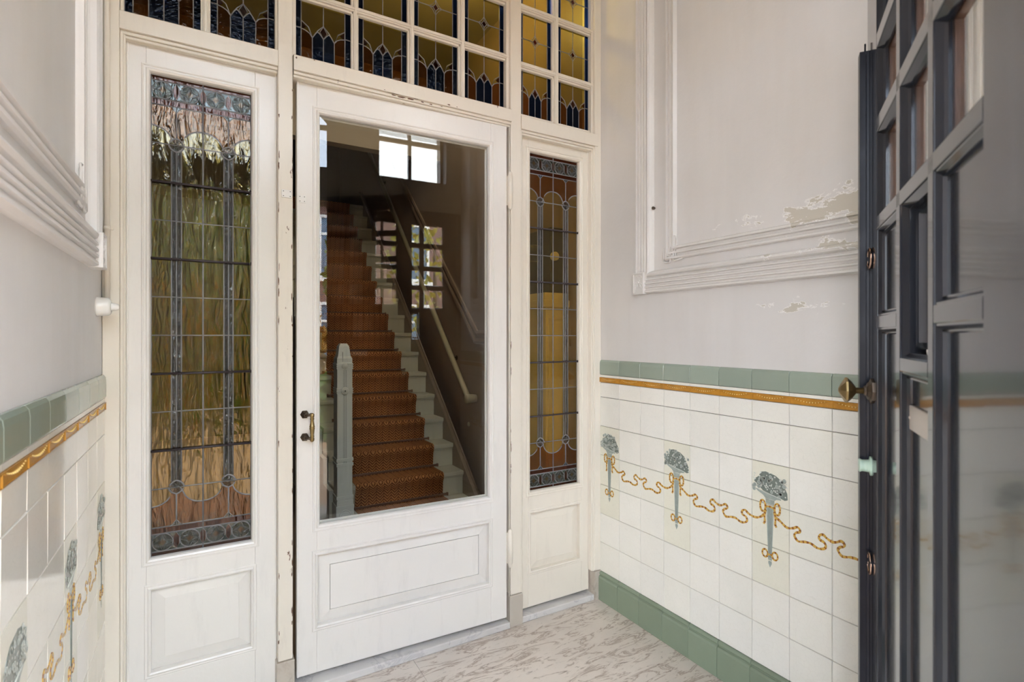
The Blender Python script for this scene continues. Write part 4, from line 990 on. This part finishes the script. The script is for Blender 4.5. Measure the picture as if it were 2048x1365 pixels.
# cupboard with dark meter seen through the right sidelight
cb = empty('meter_cupboard', (1.72, 2.75, .04), 'pale cream cupboard seen through the right sidelight', 'cupboard')
q = MB(); q.box(WORLD, 1.655, HX1-.001, .04, 1.56, -3.0, -2.44); q.build('body', M['cup'], cb, .003)
q = MB(); q.box(WORLD, 1.625, HX1-.001, 1.56, 1.60, -3.02, -2.41); q.box(WORLD, 1.635, HX1-.001, 1.60, 1.64, -3.01, -2.42); q.build('cornice', M['cup'], cb, .003)
q = MB(); q.frame(Fr((0, 2.44, 0), (1, 0, 0), (0, -1, 0)), 1.67, 1.79, .12, 1.50, [(0, 0), (0, .008), (.015, .008), (.015, 0)]); q.build('door_frame', M['cup'], cb, .002)
mt = empty('meter_box', (1.72, 2.6, 1.64), 'dark box with a pale round dial standing on the cream cupboard', 'meter')
q = MB(); q.box(WORLD, 1.70, HX1-.001, 1.645, 2.02, -2.72, -2.46); q.build('case', M['dark'], mt, .01, 3)
q = MB(); q.lathe((1.70, 2.58, 1.88), (-1, 0, 0), [(0, .05), (.05, .05), (.07, .04), (.075, .02)], 20); q.build('round_cover', M['dark'], mt)
q = MB(); q.lathe((1.722, 2.46, 1.85), (0, -1, 0), [(0, .025), (.02, .025), (.03, .015)], 16); q.build('dial', M['cup'], mt)
# fill lamp added out of view to warm and brighten the hall
def lamp(name, loc, e_, r_, lab, col=(1, .88, .66)):
    L_ = empty(name, loc, lab, 'added lamp')
    q = MB(); q.ball(loc, r_, seg=16, ring=10); m, n, l, o = new(name+'_glow'); em = n.new('ShaderNodeEmission'); em.inputs[0].default_value = (*col, 1); em.inputs[1].default_value = e_; l.new(em.outputs[0], o.inputs[0])
    q.build('globe', m, L_)
    q = MB(); q.tube([Vector(loc)+Vector((0, 0, r_*.9)), Vector((loc[0], loc[1], CEIL if loc[1] < 5.1 else 5.2))], .008, 8); q.build('stem', M['bronze'], L_)
lamp('hall_fill_lamp', (1.25, 2.78, 3.47), 19, .09, 'added unseen globe lamp that brightens the stair hall')
# ------------------------------------------------------------------ the street, mirrored in the glass
q = MB(); q.box(WORLD, -16, 16, -.12, -.02, .12, 16)
tag(q.build('street_paving', M['pave'], None), 'sunlit orange clinker paving of the street', None, None, 'structure')
def house(x0, x1, y, hgt, lab):
    r = empty('row_house', ((x0+x1)/2, y, -.02), lab, 'house', 'houses across the street')
    q = MB(); q.box(WORLD, x0, x1, -.02, hgt, -y, -y+5); q.build('brick_wall', M['brick'], r)
    q = MB(); q.prism(Fr((x0, y, 0), (0, -1, 0), (1, 0, 0)), [(-.3, hgt), (2.5, hgt+.7), (5.2, hgt)], 0, x1-x0); q.build('roof', M['roof'], r)
    nx = int((x1-x0)/1.9)
    for i in range(nx):
        for j, zz in enumerate((.5, 3.3)):
            a = x0+.5+i*1.9
            fr = Fr((0, y, 0), (-1, 0, 0), (0, 1, 0)); w_ = MB(); w_.frame(fr, -a-1.1, -a, zz, zz+2.0, [(0, 0), (0, .06), (.09, .06), (.09, 0)]); w_.box(fr, -a-1.1, -a, zz+1.35, zz+1.43, 0, .05); o_ = w_.build('window_frame', M['white'], r)
            p_ = MB(); p_.box(fr, -a-1.05, -a-.05, zz+.05, zz+1.95, .0, .02); p_.build('window_pane', M['pane'], o_)
            w_ = MB(); w_.box(fr, -a-1.2, -a+.1, zz-.14, zz, 0, .12); w_.build('window_ledge', M['white'], r)
for i, (a, b, hh, lab) in enumerate(((-9.0, -2.6, 5.8, 'brick house across the street, leftmost from the doorway'), (-2.5, 4.2, 5.6, 'brick house directly across the street'), (4.3, 11, 5.9, 'brick house across the street, rightmost from the doorway'))):
    house(a, b, -13.5, hh, lab)
def tree(x, y, hgt, r_, mat, lab, z0=1.3, n=700, seed=1, sq=1.0):
    rnd = random.Random(seed); t = empty('street_tree', (x, y, -.02), lab, 'tree', 'trees along the street')
    q = MB(); q.tube([(x, y, -.02), (x+.05, y, hgt*.4), (x, y+.03, hgt*.75)], [.09, .07, .03], 8); q.build('trunk', M['bark'], t)
    q = MB()
    for i in range(n):
        a = rnd.uniform(0, 2*math.pi); cz = rnd.uniform(-1, 1); rr = r_*rnd.uniform(.45, 1)**.6*math.sqrt(1-cz*cz)
        c = Vector((x+rr*math.cos(a), y+rr*math.sin(a), (z0+hgt)/2+cz*(hgt-z0)/2*sq))
        s_ = rnd.uniform(.07, .14); v1 = Vector((rnd.uniform(-1, 1), rnd.uniform(-1, 1), rnd.uniform(-1, 1))).normalized()*s_; v2 = v1.orthogonal().normalized()*s_*.6; v3 = v1.cross(v2).normalized()*.006
        q.add([c-v1, c+v2, c+v1, c-v2, c-v1*.9+v3, c+v2*.9+v3, c+v1*.9+v3, c-v2*.9+v3], [(0, 1, 2, 3), (4, 7, 6, 5), (0, 4, 5, 1), (1, 5, 6, 2), (2, 6, 7, 3), (3, 7, 4, 0)])
    q.build('crown', mat, t)
tree(-1.5, -7.6, 4.8, 1.5, M['leaf_y'], 'yellow-green tree left of the doorway axis', .9, 2200, 1)
tree(1.35, -8.6, 5.0, 1.2, M['leaf'], 'green tree straight out from the doorway', .8, 2000, 2)
tree(-.40, -5.5, 2.1, .75, M['leaf_o'], 'low autumn coloured shrub near the kerb', .1, 1200, 3)
tree(.95, -4.9, 1.5, .5, M['leaf'], 'low green shrub near the kerb', .0, 1100, 4)
tree(4.6, -9, 5.2, 1.3, M['leaf_y'], 'yellow-green tree across the road', 1.4, 600, 5)
tree(.40, -3.1, .85, .30, M['leaf'], 'small leafy green plant on the pavement, nearest the doorway', .0, 500, 6)
tree(-.32, -3.5, 1.05, .30, M['leaf_o'], 'small brown and orange plant on the pavement near the doorway', .0, 500, 7)
